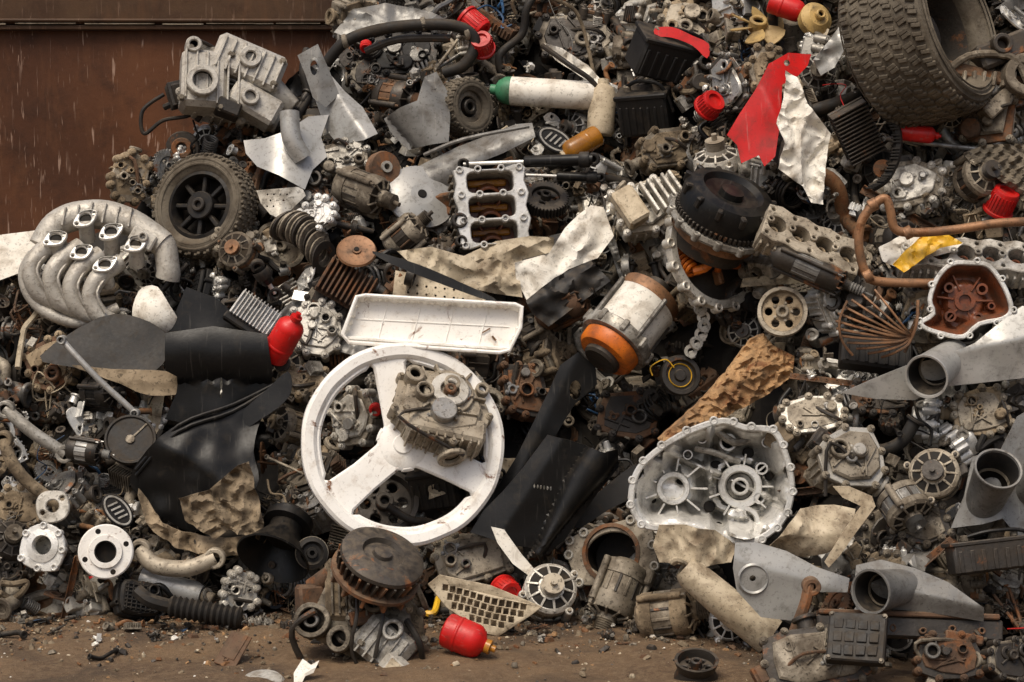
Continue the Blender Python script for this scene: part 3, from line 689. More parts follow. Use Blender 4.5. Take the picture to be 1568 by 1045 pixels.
b = B(rubd); b.lathe([(24, 0), (24, 14), (18, 16), (14, 10), (9, 10), (8, 16), (4, 16), (4, 4), (0, 4)], n=28); b.use(alud); b.lathe([(24.5, 3), (25.5, 3), (25.5, 9), (24.5, 9)], n=28, closed=True)
place('rubber_bush', b, 477, 847, .3, (-10, 10, 0), foot=30)

# red canisters and caps
def can(u, v, r, L, rot, out=.2, gv=None, m=red, m2=None, name='red_canister', foot=20):
    b = B(); canister(b, r, L, m, m2); return place(name, b, u, v, out, rot, gv=gv, foot=foot)
def cap(u, v, r, h, rot, out=.2, gv=None, foot=18):
    b = B(); redcap(b, r, h, red); place('red_cap', b, u, v, out, rot, gv=gv, foot=foot)
can(434, 520, 22, 78, (-70, 0, -32), .36)
can(712, 976, 27, 70, (75, 10, 68), 0.02, gv=1010, m2=amber)
cap(776, 906, 20, 28, (20, 20, 30), .2)
cap(148, 908, 18, 42, (60, 0, 10), -.04, gv=932)
cap(1088, 160, 19, 26, (-30, 34, 0), .26)
cap(738, 68, 17, 28, (-20, -30, -40), .28); cap(726, 38, 19, 38, (70, 0, 50), .26)
cap(1535, 308, 21, 40, (-50, 40, 10), .24); cap(1468, 145, 11, 20, (60, 10, 10), .36)
can(1405, 205, 13, 56, (80, 20, 80), .24); can(1205, 12, 17, 58, (80, 0, 70), .2); cap(560, 72, 8, 14, (30, 0, 0), .2); cap(575, 628, 9, 12, (10, 0, 0), .24)
trace('red_plastic_strip', [(1003, 44), (1030, 42), (1060, 55), (1085, 68), (1082, 90), (1060, 70), (1028, 58), (1005, 56)], red, lambda x, y: 4, .32, .2, 5)
# gas cylinders
b = B(whited); M = xf((0, 0, 0), (0, 90, 0))
b.lathe([(0, -74), (18, -73), (22, -66), (22, 52), (22, 56)], M, 32); b.use(green); b.lathe([(22, 56), (21, 66), (15, 76), (8, 80), (8, 88), (0, 88)], M, 32); b.use(iron); b.cylp((-74, 0, 0), (-82, 0, 0), 9)
place('gas_cylinder', b, 838, 143, .24, (0, 8, 176), foot=30)
b = B(cream); b.lathe([(0, -34), (18, -33), (21, -27), (21, 30), (16, 42), (9, 46), (9, 54), (0, 54)], xf((0, 0, 0), (-90, 0, 0)), 28)
place('gas_cylinder', b, 921, 175, .22, (-10, 0, -4), foot=22)
b = B(rubd); b.tube([(-150, -28, 10), (-120, 4, 20), (-70, 22, 24), (0, 30, 24), (55, 26, 24), (78, 4, 20), (62, -30, 20), (30, -42, 14)], 9, 12, 8)
b.use(iron); b.tube([(-90, -10, 10), (-40, 8, 14), (40, 10, 14)], 6)
for x, y in ((-120, 4), (0, 30), (66, 16)): b.use(alud); b.cylp((x-4, y, 22), (x+4, y+2, 22), 11, n=16)
place('coolant_hose', b, 650, 70, .26)
b = B(tan); b.tube([(-40, 50, 0), (-44, 70, 10), (-10, 78, 12), (40, 62, 12), (58, 40, 10), (70, 0, 6), (84, -60, 2), (100, -100, 0)], 3, 8, 6)
place('loose_cable', b, 830, 72, .24)
b = B(rubd); b.tube([(-60, 40, 0), (-20, 10, 20), (20, -20, 20), (30, -60, 16), (60, -80, 4)], 4, 8, 6); place('loose_cable', b, 890, 110, .3)
# sheets at the top
trace('bent_grey_sheet', [(512, 50), (540, 14), (590, 4), (660, 18), (690, 34), (640, 46), (580, 44), (540, 62)], grey, fold(4.4, 8, 10), .2, .5, 6, 3, sm=False)
trace('bent_silver_arm', [(1244, 92), (1282, 46), (1304, 6), (1322, -10), (1346, -6), (1330, 24), (1300, 62), (1276, 104), (1256, 116)], silv, fold(6.4, 8, 50), .34, .3, 5, 4, sm=False)
# silver fairings, top left
trace('silver_fairing', [(370, 215), (405, 212), (440, 200), (470, 178), (500, 175), (490, 210), (500, 240), (480, 260), (470, 290), (430, 268), (395, 255), (375, 235)], silv, lambda x, y: 14*math.cos(x*.04)-y*.1, .24, .5, 6, 2.5, sm=False,
      extra=lambda b, g: b.tube([(10, 60, 12), (14, 20, 20), (30, -10, 16)], 15, 14))
trace('silver_fairing', [(458, 85), (485, 75), (500, 108), (528, 140), (556, 165), (580, 205), (560, 215), (520, 222), (500, 200), (485, 160)], silv, lambda x, y: 12-abs(x+y*.7)*.4, .3, .4, 5, 2.5, holes=[circ(480, 104, 6, 10, 12)], sm=False)
trace('grey_fairing', [(455, 85), (487, 68), (505, 110), (520, 145), (500, 165), (480, 150), (468, 115)], grey, lambda x, y: 8-abs(x)*.3, .36, .2, 5, 2.5, holes=[circ(482, 102, 7, 12, 14)], sm=False)
def ft(x, y): return 26*math.sqrt(max(0, 1-((x*.75+y*.65)/40)**2)) if abs(x*.75+y*.65) < 40 else 0
trace('grey_fairing', [(588, 182), (615, 165), (640, 155), (650, 118), (668, 110), (685, 140), (690, 180), (688, 218), (660, 222), (625, 230), (600, 205)], grey, ft, .3, .2, 5, 2.5, sm=False)
trace('silver_heat_shield', [(640, 255), (700, 225), (790, 190), (815, 188), (820, 210), (770, 235), (720, 255), (700, 285), (655, 292)], grey, lambda x, y: 14*math.cos((y-x*.4)*.06)-8, .26, .5, 6, 2.5, sm=False,
      extra=lambda b, g: b.tube([(-80, 2, 20), (-20, 26, 26), (80, 46, 8)], 3))
b = B(silv); b.lathe([(0, 6), (18, 6), (40, 3), (52, -2), (54, -2), (54, -6), (0, -2)], n=40); b.use(hole_shade); b.cyl((0, 0, 5), 7, 3)
place('metal_disc', b, 645, 300, .2, (-30, 20, 0), foot=40)
for (u, v, a) in ((850, 215, -30), (180, 782, -50)):
    b = B(blkd); b.poly(circ(0, 0, 30, 28, 19), -3, 2); b.use(alu)
    b.poly(circ(0, 0, 27, 28, 16), 2, 3.5, [circ(0, 0, 24, 28, 13)], ch=.3)
    for x in (-12, -4, 4, 12): b.box((x, 0, 3.2), (3, 16, 2), (0, 0, -15), ch=.3)
    place('oval_badge_plate', b, u, v, .28, (-20, 0, a), foot=25)
b = B(amber); canister(b, 17, 66, amber, cream); place('oil_bottle', b, 890, 222, .26, (70, 0, -60), foot=20)
trace('perforated_cone', [(392, 292), (462, 286), (468, 300), (450, 318), (432, 336), (415, 328), (400, 312)], alu, lambda x, y: 12-abs(x)*.3, .26, .3, 4, 2, sm=False,
      holes=[circ(410+i*10+(j % 2)*5, 298+j*9, 1.6, 6) for j in range(3) for i in range(4-j)])
b = B(tan)
for i in range(14):
    t = i/13; b.use(iron if i % 3 == 1 else alud); b.T = xf((-34+62*t, 26-52*t+18*math.sin(t*3), 4), (0, 55, -40+30*t)); b.lathe([(14, -1.3), (25+(i % 2)*2, -1.3), (25+(i % 2)*2, 1.3), (14, 1.3)], n=24, closed=True)
b.T = Matrix(); place('disc_spring_stack', b, 468, 372, .22, (0, 0, 0), foot=40)
b = B(copper); b.lathe([(0, 5), (7, 5), (7, 2), (22, 1), (29, 3), (31, 0), (0, -2)], n=36); b.use(hole_shade); b.cyl((0, 0, 4.5), 4, 2)
place('rusty_disc', b, 546, 385, .26, (-40, 5, 0), foot=28)
b = B(rustm); b.lathe([(8, -12), (24, -12), (26, -6), (20, 0), (26, 6), (24, 12), (8, 12)], n=28, closed=True); b.use(alu); b.lathe([(5, -16), (9, -16), (9, 16), (5, 16)], n=18, closed=True)
place('idler_pulley', b, 586, 258, .26, (-10, 30, 0), foot=24)
b = B(alud); motor(b, R, 30, 90, alud, alud, iron); place('starter_motor', b, 555, 292, .2, (0, 60, -20), foot=35)
eng('brake_servo', 490, 330, 60, 50, 40, 77, (aluc, grey, iron), .26, (-20, 0, 30))

# engine block with bores
hs = [cr([(-34, y-13), (-20, y-17), (20, y-17), (34, y-13), (36, y), (34, y+13), (20, y+17), (-20, y+17), (-34, y+13), (-36, y)], 2) for y in (-38, 1, 40)]
P = [(-54, -60), (-40, -64), (-20, -58), (20, -58), (40, -64), (54, -60), (52, -40), (58, -20), (52, 0), (58, 20), (52, 40), (56, 60), (40, 66), (20, 60), (-20, 60), (-40, 66), (-56, 60), (-52, 40), (-58, 20), (-52, 0), (-58, -20), (-52, -40)]
b = B(aluc); b.poly(P, 10, 20, hs, ch=1.5); b.use(alu); b.poly([(x*.96, y*.97) for x, y in P], -34, 10, hs, ch=1)
b.use(redbr); b.poly([(x*.9, y*.94) for x, y in P], -38, -30)
for y in (-38, 1, 40): b.cyl((0, y-8, -34), 20, 22, n=24, ri=15, rot=(30, 0, 0)); b.use(amber); b.box((0, y+8, -26), (60, 10, 10)); b.use(redbr)
b.use(aluc)
for y in (-58, -19, 21, 60):
    for x in (-46, -18, 18, 46): b.cyl((x, y, 12), 6, 12, n=12, ri=3, dep=8)
b.use(alud)
for i in range(10): b.box((-58, -54+i*12, -10), (6, 4, 40), ch=1)
b.use(iron); b.cyl((-52, -18, 6), 12, 18, ri=7); b.cyl((-52, -50, 6), 9, 18, ri=5)
place('engine_block', b, 752, 322, .3, (-14, 8, 3), foot=70)
def shock(u, v, L, rot, r=9, nm='shock_absorber'):
    b = B(blk); M = xf((0, 0, 0), (0, 90, 0)); b.lathe([(0, -L/2), (r, -L/2+1), (r, 0), (r*.9, 2), (r*.5, 3)], M, 20); b.use(aluc); b.lathe([(r*.35, 2), (r*.35, L/2-8)], M, 14)
    b.use(blkd); b.lathe([(r*1.25, -L/2+6), (r*1.35, -L/2+8), (r*1.35, -L/2+20), (r*1.2, -L/2+22)], M, 20); b.cylp((L/2-8, 0, -5), (L/2-8, 0, 5), r, ri=r*.5); b.cylp((-L/2, 0, -6), (-L/2, 0, 6), r*1.1, ri=r*.5)
    place(nm, b, u, v, .38, rot, foot=20)
shock(805, 248, 210, (0, 10, 182)); shock(855, 270, 130, (0, 0, 178), 7); shock(410, 432, 60, (0, 20, -60), 10)
b = B(); gear(b, 36, 18, 40, iron, .6); place('ring_gear', b, 835, 306, .24, (-50, 10, 0), foot=30)
# crumpled sacks
trace('crumpled_cream_bag', [(608, 385), (660, 378), (710, 392), (760, 370), (810, 362), (848, 364), (850, 385), (800, 398), (795, 420), (800, 455), (760, 450), (720, 440), (690, 425), (640, 412)], cream, fold(1.3, 13, -12, .03), .28, .35, 5, 3, sm=False)
trace('crumpled_white_panel', [(905, 315), (925, 318), (940, 362), (915, 395), (870, 412), (830, 440), (806, 458), (790, 425), (788, 402), (840, 388), (865, 350), (885, 330)], whited, fold(5.3, 11, 50, .03), .32, .35, 5, 3, sm=False)
trace('perforated_panel', [(605, 415), (680, 428), (745, 455), (740, 470), (600, 465)], cream, lambda x, y: 0, .2, .4, 6, 3, sm=False, holes=[circ(625+i*14, 436+i*1.6+j*12, 2, 6) for i in range(7) for j in range(2)])
trace('black_wiper_arm', [(570, 385), (640, 405), (700, 430), (755, 455), (750, 460), (690, 440), (600, 405)], blk, lambda x, y: 6, .34, .3, 6, 4)
trace('crumpled_black_cover', [(805, 460), (850, 425), (905, 400), (935, 430), (915, 445), (880, 470), (840, 500), (815, 480)], blkd, fold(8.3, 10, 40), .36, .3, 5, 3, sm=False)
b = B(rustm); motor(b, R, 24, 90, rustm, iron, rustm); place('rusty_shaft', b, 862, 470, .26, (0, 70, 28), foot=30)
# white tray
P = [(523, 515), (545, 455), (560, 452), (790, 466), (802, 472), (800, 505), (782, 542), (765, 546), (535, 530)]
cx, cy, Q = loc(P); b = B(white)
b.sheet(Q, lambda x, y: (20 if edist(x, y, Q) < 6 else 1), 4.5, 3)
b.tube([(p[0], p[1], 20) for p in inset(Q, 3)], 3.2, 8, 0, cyc=True)
for i in range(1, 5): b.box((-130+i*52, 0, 1.4), (2, 62, 2), (0, 0, -14), ch=.5)
b.box((0, 4, 1.4), (235, 2, 2), (0, 0, -3), ch=.5); b.box((-4, -28, 6), (250, 5, 14), (10, 0, -4))
b.use(rustb); b.box((82, -8, 3.5), (14, 2, 1), (0, 0, 30), ch=.2); b.box((94, -20, 3.5), (9, 3, 1), (0, 0, -50), ch=.2)
place('white_plastic_tray', b, cx, cy, .5, (-12, 0, 0), foot=60)
# white wheel
def sector(a0, a1, r0, r1):
    pts = []; n = 12
    for i in range(n+1): a = rad(a0+(a1-a0)*i/n); pts.append((math.cos(a)*r1, math.sin(a)*r1))
    m = rad((a0+a1)/2)
    for i in range(5): a = rad(a1)-(rad(a1-a0))*(i/4); pts.append((math.cos(m+(a-m)*.55)*r0, math.sin(m+(a-m)*.55)*r0))
    return cr(inset(pts, 6), 2)
b = B(white)
b.poly(circ(0, 0, 150, 72), -7, 6, [sector(106, 208, 36, 132), sector(228, 326, 36, 132), sector(342, 450, 40, 132)], ch=3)
b.lathe([(133, -10), (133, 8), (138, 13), (151, 14), (156, 10), (157, 2), (156, -10), (152, -16), (146, -16), (140, -10)], n=96, closed=True)
b.lathe([(0, 12), (14, 12), (16, 9), (34, 8), (40, 4), (40, -4), (0, -8)], n=40)
place('white_spoked_wheel', b, 617, 681, .42, (-14, 10, 0), foot=104, dent=2)
# things seen through the wheel
b = B(); pulley(b, random.Random(21), 52, 34, iron, iron); place('brake_drum', b, 588, 772, .14, (-30, 10, 0), foot=40)
# black fairing centre
trace('black_scooter_fairing', [(858, 560), (885, 540), (912, 562), (915, 590), (880, 620), (855, 660), (830, 700), (800, 720), (775, 760), (755, 790), (728, 800), (745, 770), (790, 700), (820, 640), (840, 600)], blk,
      lambda x, y: 10-abs(x-y*.5)*.25, .3, .15, 6, 3, holes=[circ(881, 598, 9, 12, 15)], sm=False)
def fd(x, y):
    p = x*.83-y*.55; z = 26-abs(p+25)*.25; q = p-38; w = 26*min(1, max(.35, (y+120)/150))
    if abs(q) < w: z += 24*math.sqrt(1-(q/w)**2)
    return z
trace('black_front_fender', [(838, 665), (870, 672), (900, 682), (925, 690), (945, 685), (948, 715), (915, 755), (890, 790), (865, 825), (835, 848), (810, 835), (780, 830), (745, 818), (720, 812), (740, 780), (770, 750), (800, 715)], blk,
      fd, .34, .15, 4, 3, sm=False, holes=[circ(818+i*5, 741+i*1.0, 1.5, 6, 3.5) for i in range(6)])
trace('black_side_panel', [(905, 765), (940, 735), (975, 712), (985, 730), (968, 760), (930, 780), (890, 805), (880, 800)], blkd, lambda x, y: 5, .24, .3, 7, 3)
trace('white_broken_strip', [(752, 808), (772, 812), (800, 850), (826, 880), (815, 884), (785, 862), (762, 832)], whited, lambda x, y: 5-abs(x)*.1, .34, .2, 5, 4, sm=False)

# bell housing
BP = [(963, 775), (970, 725), (1000, 690), (1050, 658), (1105, 640), (1140, 650), (1185, 655), (1205, 690), (1216, 740), (1208, 785), (1185, 815), (1148, 834), (1100, 826), (1050, 812), (990, 812)]
cx, cy, Q = loc(BP); Q = cr(Q, 4); b = B(aluc); Qi = inset(Q, 10)
b.poly(Q, 0, 12, [Qi], ch=2)
def bz(x, y):
    e = edist(x, y, Qi); z = 4-80*sstep(0, 34, e)
    r0 = math.hypot(x+58, y+12); z += 34*sstep(54, 28, r0)
    r1 = math.hypot(x-45, y+8); z += 30*sstep(54, 46, r1)-26*sstep(38, 32, r1)
    r2 = math.hypot(x-52, y+62); z += 26*sstep(34, 27, r2)
    z += 34*sstep(7, 2, abs((x+10)*.4+(y-20)*.9))*sstep(0, 30, e)
    z += 40*sstep(6, 1, abs(x+2))*(1 if y > 0 else .3)
    z -= 24*sstep(.05, .25, nz(x*.035, y*.035, 2))
    return z+2.5*nz(x*.1, y*.1)
b.sheet(Qi, bz, 3.6, 3)
b.use(aluc)
for x, y, r in [(-58, -12, 26), (45, -8, 34), (52, -62, 24), (26, 60, 14), (78, 20, 10), (74, -26, 9), (-14, 66, 9), (-36, 40, 8), (85, 60, 8)]:
    b.lathe([(r*.64, -66), (r, -66), (r, -30), (r*.95, -28), (r*.72, -28), (r*.64, -32)], xf((x, y, 0)), 28, closed=True); b.use(hole_shade if r in (26, 10, 9, 14) else alu); b.cyl((x, y, -62), r*.62, 14, n=20); b.use(aluc)
b.cyl((45, -8, -50), 14, 20, ri=9); b.cyl((52, -62, -50), 10, 16, ri=6)
for k in range(9): a = k*.7; b.box((45+math.cos(a)*42, -8+math.sin(a)*42, -40), (18, 3, 24), (0, 0, math.degrees(a)), ch=.7)
for k in range(9):
    a = k*.7; b.box((-58+math.cos(a)*40, -12+math.sin(a)*40, -38), (26, 3, 22), (0, 0, math.degrees(a)), ch=.7)
b.use(hole_shade)  # near-black discs paint the shade of openings in the housing
for x, y, r in ((8, 22, 10), (-2, -40, 9), (90, 8, 7), (-90, -30, 6), (12, -70, 7), (58, 44, 9)): b.cyl((x, y, -66), r, 20, n=16)
b.use(alu); b.tube([(-30, 70, -26), (0, 80, -18), (34, 60, -22), (60, 66, -24)], 6); b.tube([(-24, 50, -34), (4, 44, -26), (30, 34, -30), (44, 30, -36)], 5)
b.use(aluc)
for i in range(0, len(Q), 3): b.cyl((Q[i][0]*.975, Q[i][1]*.975, -6), 7, 19, n=12, ri=3.2, dep=10)
b.use(alud); b.poly(inset(Q, 6), -84, 0, [inset(Q, 9)], ch=1)
place('bell_housing', b, cx, cy, .44, (-8, -4, 0), foot=115)

# pump motor with the orange ring (orange end low left, toward the viewer)
b = B(); b.T, _ = axm((0, 0, 0), (.56, .66, -.42))
b.use(iron); b.lathe([(0, -78), (26, -78), (30, -74), (30, -64)], n=30)
b.use(orange); b.lathe([(28, -68), (42, -66), (47, -60), (48, -44), (45, -42)], n=36)
b.use(alu); b.lathe([(44, -42), (56, -42), (59, -36), (58, -24), (52, -20)], n=36)
for i in range(9): a = i*.7; b.box((math.cos(a)*56, math.sin(a)*56, -30), (12, 10, 20), (0, 0, math.degrees(a)))
b.use(whited); b.lathe([(52, -22), (50, -18), (50, 40), (52, 44), (46, 48)], n=36); b.use(copper); b.lathe([(46, 44), (50, 46), (50, 64), (36, 68), (0, 68)], n=36)
b.use(iron); b.cyl((0, 0, 66), 20, 22, ri=10); b.use(steel)
for i in range(4): a = i*1.57+.3; b.cyl((math.cos(a)*55, math.sin(a)*55, -34), 4, 82, n=8)
b.T = Matrix(); place('electric_pump_motor', b, 962, 498, .5, (0, 0, 0), foot=70)
eng('alternator_bracket', 990, 318, 120, 85, 70, 50, (alu, alud, iron), .34, (-20, 10, 20), ex=lambda b: (b.use(cream), b.box((-30, 0, 30), (36, 60, 30), (0, 0, 10), ch=4), b.use(alu), [b.box((0+i*12, 0, 40), (5, 56, 20), (0, 0, 10)) for i in range(5)]))
# clutch / flywheel
b = B(blkd); gear(b, 76, 10, 60, iron, .8); b.use(blk); b.lathe([(72, 0), (74, 30), (66, 44), (50, 48), (44, 40), (20, 36), (18, 46), (0, 46)], n=48)
for i in range(12): a = i*.5236; b.use(blkd); b.box((math.cos(a)*64, math.sin(a)*64, 34), (26, 9, 18), (0, 0, math.degrees(a)))
b.use(copper); b.lathe([(56, -34), (68, -34), (68, -4), (56, -4)], n=48, closed=True); b.use(iron); b.lathe([(40, -60), (58, -60), (58, -34), (40, -34)], n=40, closed=True)
b.use(alu); b.lathe([(68, -16), (80, -16), (82, -12), (80, -6), (68, -6)], n=40, closed=True)
for i in range(14): a = i*.449; b.cyl((math.cos(a)*80, math.sin(a)*80, -18), 6, 14, n=10, ri=3)
place('clutch_flywheel', b, 1105, 330, .5, (-62, -8, -26), foot=80, dent=2)
b = B(alu); b.lathe([(78, -6), (90, -6), (92, 0), (90, 8), (78, 8), (76, 0)], n=60, closed=True)
for i in range(16): a = i*.3927; b.use(alu); b.cyl((math.cos(a)*90, math.sin(a)*90, -6), 8, 16, n=12, ri=4, dep=10)
b.use(iron); b.poly(circ(0, 0, 79, 40), -20, -14); b.use(orange)
b.tube([(-30, 30, 0), (0, 10, 14), (10, -20, 16), (40, -20, 10)], 6); b.tube([(-40, 0, 0), (-10, -10, 18), (0, -34, 8)], 5); b.cyl((10, -5, -5), 12, 20, ri=7)
b.use(copper)
for i in range(8): b.box((math.cos(i)*40, math.sin(i)*40, -4), (24, 10, 16), (0, 0, i*57))
place('gearbox_ring', b, 1092, 385, .36, (-20, 34, -10), foot=70)
b = B(rustm); spring(b, 10, 44, 6, 3, orange); b.tube([(0, 0, 22), (20, 10, 30), (34, 30, 20)], 7); place('orange_spring', b, 1048, 402, .56, (50, 30, 20), foot=10)
b = B(alu)
for i in range(7): b.T = xf((-6+14*math.sin(i*.6), 40-i*13, 4*(i % 2)), (0, 20*(i % 2), 20)); b.lathe([(5, -3), (10, -3), (10, 3), (5, 3)], n=14, closed=True); b.box((0, -6, 0), (8, 12, 4))
b.T = Matrix(); place('drive_chain', b, 1070, 500, .3)
b = B(iron); b.lathe([(0, 2), (8, 2), (10, -2), (22, -2), (24, 5), (30, 5), (32, 0), (30, -12), (0, -12)], n=32); b.use(yellow); b.lathe([(17, -1), (18, 1), (19, -1)], n=28); b.tube([(-10, 12, 2), (-24, 24, 6), (-46, 14, 2), (-44, 0, 0)], 1.1, 6, 6)
place('horn_speaker', b, 1042, 575, .28, (-15, 10, 0), foot=30)
b = B(alud); pulley(b, random.Random(5), 38, 18, alud, tan); place('crank_pulley', b, 1198, 478, .28, (-14, -6, 0), foot=36)
# rusty beam
P = [(1005, 668), (1060, 620), (1110, 570), (1150, 520), (1170, 512), (1182, 528), (1215, 545), (1212, 575), (1170, 605), (1120, 630), (1070, 650), (1018, 682)]
trace('rusty_corroded_beam', P, oxide, lambda x, y: 26-abs(x*.6-y*.7)*.4+crump(3.1, 9, .05)(x, y), .34, .3, 4, 18, sm=False, noi=10)
eng('alternator', 800, 600, 80, 95, 60, 61, (rustm, iron, iron), .12, (-20, 20, 0))
# red fender + white crumpled
trace('red_fender', [(1247, 82), (1210, 80), (1178, 98), (1155, 140), (1132, 175), (1113, 207), (1128, 222), (1134, 250), (1160, 238), (1168, 255), (1184, 240), (1192, 190), (1198, 130), (1225, 115), (1240, 100)], red,
      lambda x, y: 16-abs(x*.8+y*.35)*.35, .36, .3, 5, 3, sm=False, holes=[circ(1207, 96, 5, 10)])
trace('white_crumpled_fender', [(1205, 108), (1222, 118), (1236, 160), (1272, 205), (1264, 250), (1258, 313), (1238, 310), (1226, 285), (1192, 258), (1200, 220), (1188, 190), (1200, 150)], whited, fold(2.2, 15, 96, .035), .4, .2, 4, 3, sm=False)
trace('white_broken_strip', [(832, 66), (860, 74), (900, 100), (918, 120), (916, 134), (890, 118), (850, 92)], whited, crump(9, 6), .3, .2, 5, 4, sm=False)
trace('yellow_white_package', [(1345, 380), (1380, 362), (1420, 360), (1475, 372), (1460, 385), (1420, 395), (1385, 415), (1350, 400)], whited, crump(3, 6, .04), .3, .4, 5, 4, sm=False)
trace('yellow_package', [(1365, 405), (1392, 380), (1420, 358), (1450, 358), (1476, 373), (1440, 380), (1418, 392), (1382, 417)], yellow, crump(3.5, 5, .05), .36, .4, 5, 4, sm=False)
b = B(fany); b.cyl((0, 0, -8), 14, 20, ri=8)
for i in range(6):
    a = i*60; b.T = xf((0, 0, 0), (0, 0, a)); b.sheet(cr([(12, -6), (34, -16), (44, -4), (42, 12), (14, 8)], 2), lambda x, y: y*.6, 6, 2)
b.T = Matrix(); place('radiator_fan', b, 1160, 40, .22, (-50, 20, 10), foot=40)
b = B(fany); b.lathe([(0, 10), (16, 9), (26, 0), (24, -16), (0, -20)], n=26); b.cyl((0, 0, 8), 8, 10, ri=4); place('plastic_reservoir', b, 1250, 28, .14, (-20, 20, 0))
def bbox(nm, u, v, w, h, d, rot, m=blkd, out=.22):
    b = B(m); b.box((0, 0, 0), (w, h, d), ch=4); b.box((0, h*.5, 0), (w*1.06, h*.14, d*1.06), ch=3)
    for i in range(7): b.box((-w*.42+w*.14*i, -h*.08, d*.5), (w*.05, h*.7, 5), ch=1)
    b.use(alud); b.cyl((-w*.3, h*.56, 0), 6, 10, rot=(-90, 0, 0)); b.cyl((w*.3, h*.56, 0), 6, 10, rot=(-90, 0, 0)); b.use(blk)
    b.tube([(-w*.3, h*.7, 0), (0, h*.85, 8), (w*.4, h*.7, 8), (w*.6, 0, 10)], 3)
    place(nm, b, u, v, out, rot, foot=min(w, h)*.5, dent=2)
bbox('car_battery', 988, 172, 78, 62, 50, (20, -18, 4)); bbox('fuse_box', 1022, 88, 110, 60, 60, (26, 20, -12), blkd, .26); bbox('control_unit', 1340, 545, 110, 48, 30, (-30, 0, -8), blkd, .2)
bbox('car_battery', 668, 748, 76, 56, 44, (10, -12, 10), blkd, .14)
b = B(rubd); b.tube([(0, 60, 0), (24, 30, 0), (24, -10, 6), (8, -44, 10), (-14, -60, 10)], 7, 6, 8)
q = cr([(0, 60, 0), (24, 30, 0), (24, -10, 6), (8, -44, 10), (-14, -60, 10)], 8, False)
for i in range(26): k = q[min(len(q)-1, int(i/25*(len(q)-1)))]; b.box((k[0]-4, k[1], k[2]+3), (12, 2.4, 12), ch=.5)
place('timing_belt', b, 1348, 228, .3, foot=20)
b = B(); heatsink(b, 90, 60, 22, 14, iron); place('radiator_core', b, 1310, 200, .26, (0, 20, -62), foot=40)
b = B(); heatsink(b, 70, 46, 16, 12, aluc); b.use(blkd); b.box((0, -26, 0), (76, 14, 16)); place('heat_sink', b, 390, 482, .3, (-25, 0, -34), foot=30)
b = B(); heatsink(b, 80, 60, 22, 10, rustm); place('radiator_core', b, 530, 438, .16, (-20, 0, -30), foot=30)
b = B(); head(b, R, 160, 62, 40, 4, alud, hole_shade, tan); place('cylinder_head', b, 1238, 378, .28, (-42, 0, -24), foot=60, dent=1)
b = B(); head(b, R, 200, 56, 40, 5, alu, hole_shade, redbr); place('cylinder_head', b, 1475, 400, .24, (-44, 0, -4), foot=60, dent=1)
# red-brown housing
BP = [(1408, 492), (1425, 480), (1420, 460), (1432, 425), (1455, 402), (1485, 400), (1515, 405), (1540, 440), (1550, 475), (1535, 492), (1500, 500), (1475, 520), (1440, 515), (1412, 505)]
cx, cy, Q = loc(BP); Q = cr(Q, 3); b = B(aluc); Qi = inset(Q, 7); b.poly(Q, 0, 9, [Qi], ch=1.5); b.use(redbr)
b.sheet(Qi, lambda x, y: 2-30*sstep(0, 16, edist(x, y, Qi))+14*sstep(34, 26, math.hypot(x, y)), 4, 3)
for x, y, r in ((0, 0, 16), (26, 18, 9), (-24, 20, 8), (20, -26, 8), (-22, -24, 9), (40, -8, 6)): b.lathe([(r*.6, -26), (r, -26), (r, -8), (r*.6, -8)], xf((x, y, 0)), 20, closed=True)
for i in range(6): b.box((math.cos(i)*30, math.sin(i)*30, -16), (26, 3, 12), (0, 0, i*57.3))
b.use(aluc)
for i in range(0, len(Q), 4): b.cyl((*Q[i], -3), 5.5, 13, n=10, ri=2.6)
place('oil_pump_housing', b, cx, cy, .36, (-8, -4, 0), foot=50)
b = B(copper); b.tube([(42, -72, 0), (-40, -70, 8), (-68, -60, 14), (-82, -20, 18), (-80, 20, 18), (-62, 48, 20), (-44, 58, 20), (-36, 40, 20), (-28, 12, 18), (0, 6, 16), (60, 10, 14), (130, 20, 12), (210, 24, 8)], 7, 12, 7)
for x, y in ((-68, -60), (-62, 48), (-8, 6)): b.cylp((x-6, y-3, 17), (x+6, y+3, 19), 10, n=16)
place('rusty_pipe', b, 1395, 362, .42, foot=20)
trace('tread_rubber_mat', [(1476, 235), (1510, 222), (1560, 220), (1620, 225), (1620, 320), (1565, 320), (1560, 296), (1520, 270), (1485, 250)], rubber, lambda x, y: 5*math.sin(x*.35)*math.sin(y*.35)+crump(4.4, 7, .03)(x, y), .3, .3, 4, 6, sm=False)
b = B(copper)
for i in range(12):
    a = rad(120+i*11.5)
    q = [(62, -14, 0), (62+math.cos(a)*30, -14+math.sin(a)*14, 20+3*(i % 3)), (62+math.cos(a)*78, -4+math.sin(a)*38, 22), (62+math.cos(a)*118, 6+math.sin(a)*58, 4)]
    b.tube(q, 2.0, 6, 6)
b.tube([(-40, 40, 12), (-52, 10, 16), (-48, -20, 14), (-30, -44, 8)], 2, 6, 6); b.tube([(70, 40, 0), (66, 0, 8), (50, -40, 4)], 2.5, 6)
place('bent_wire_basket', b, 1335, 500, .34, foot=30)

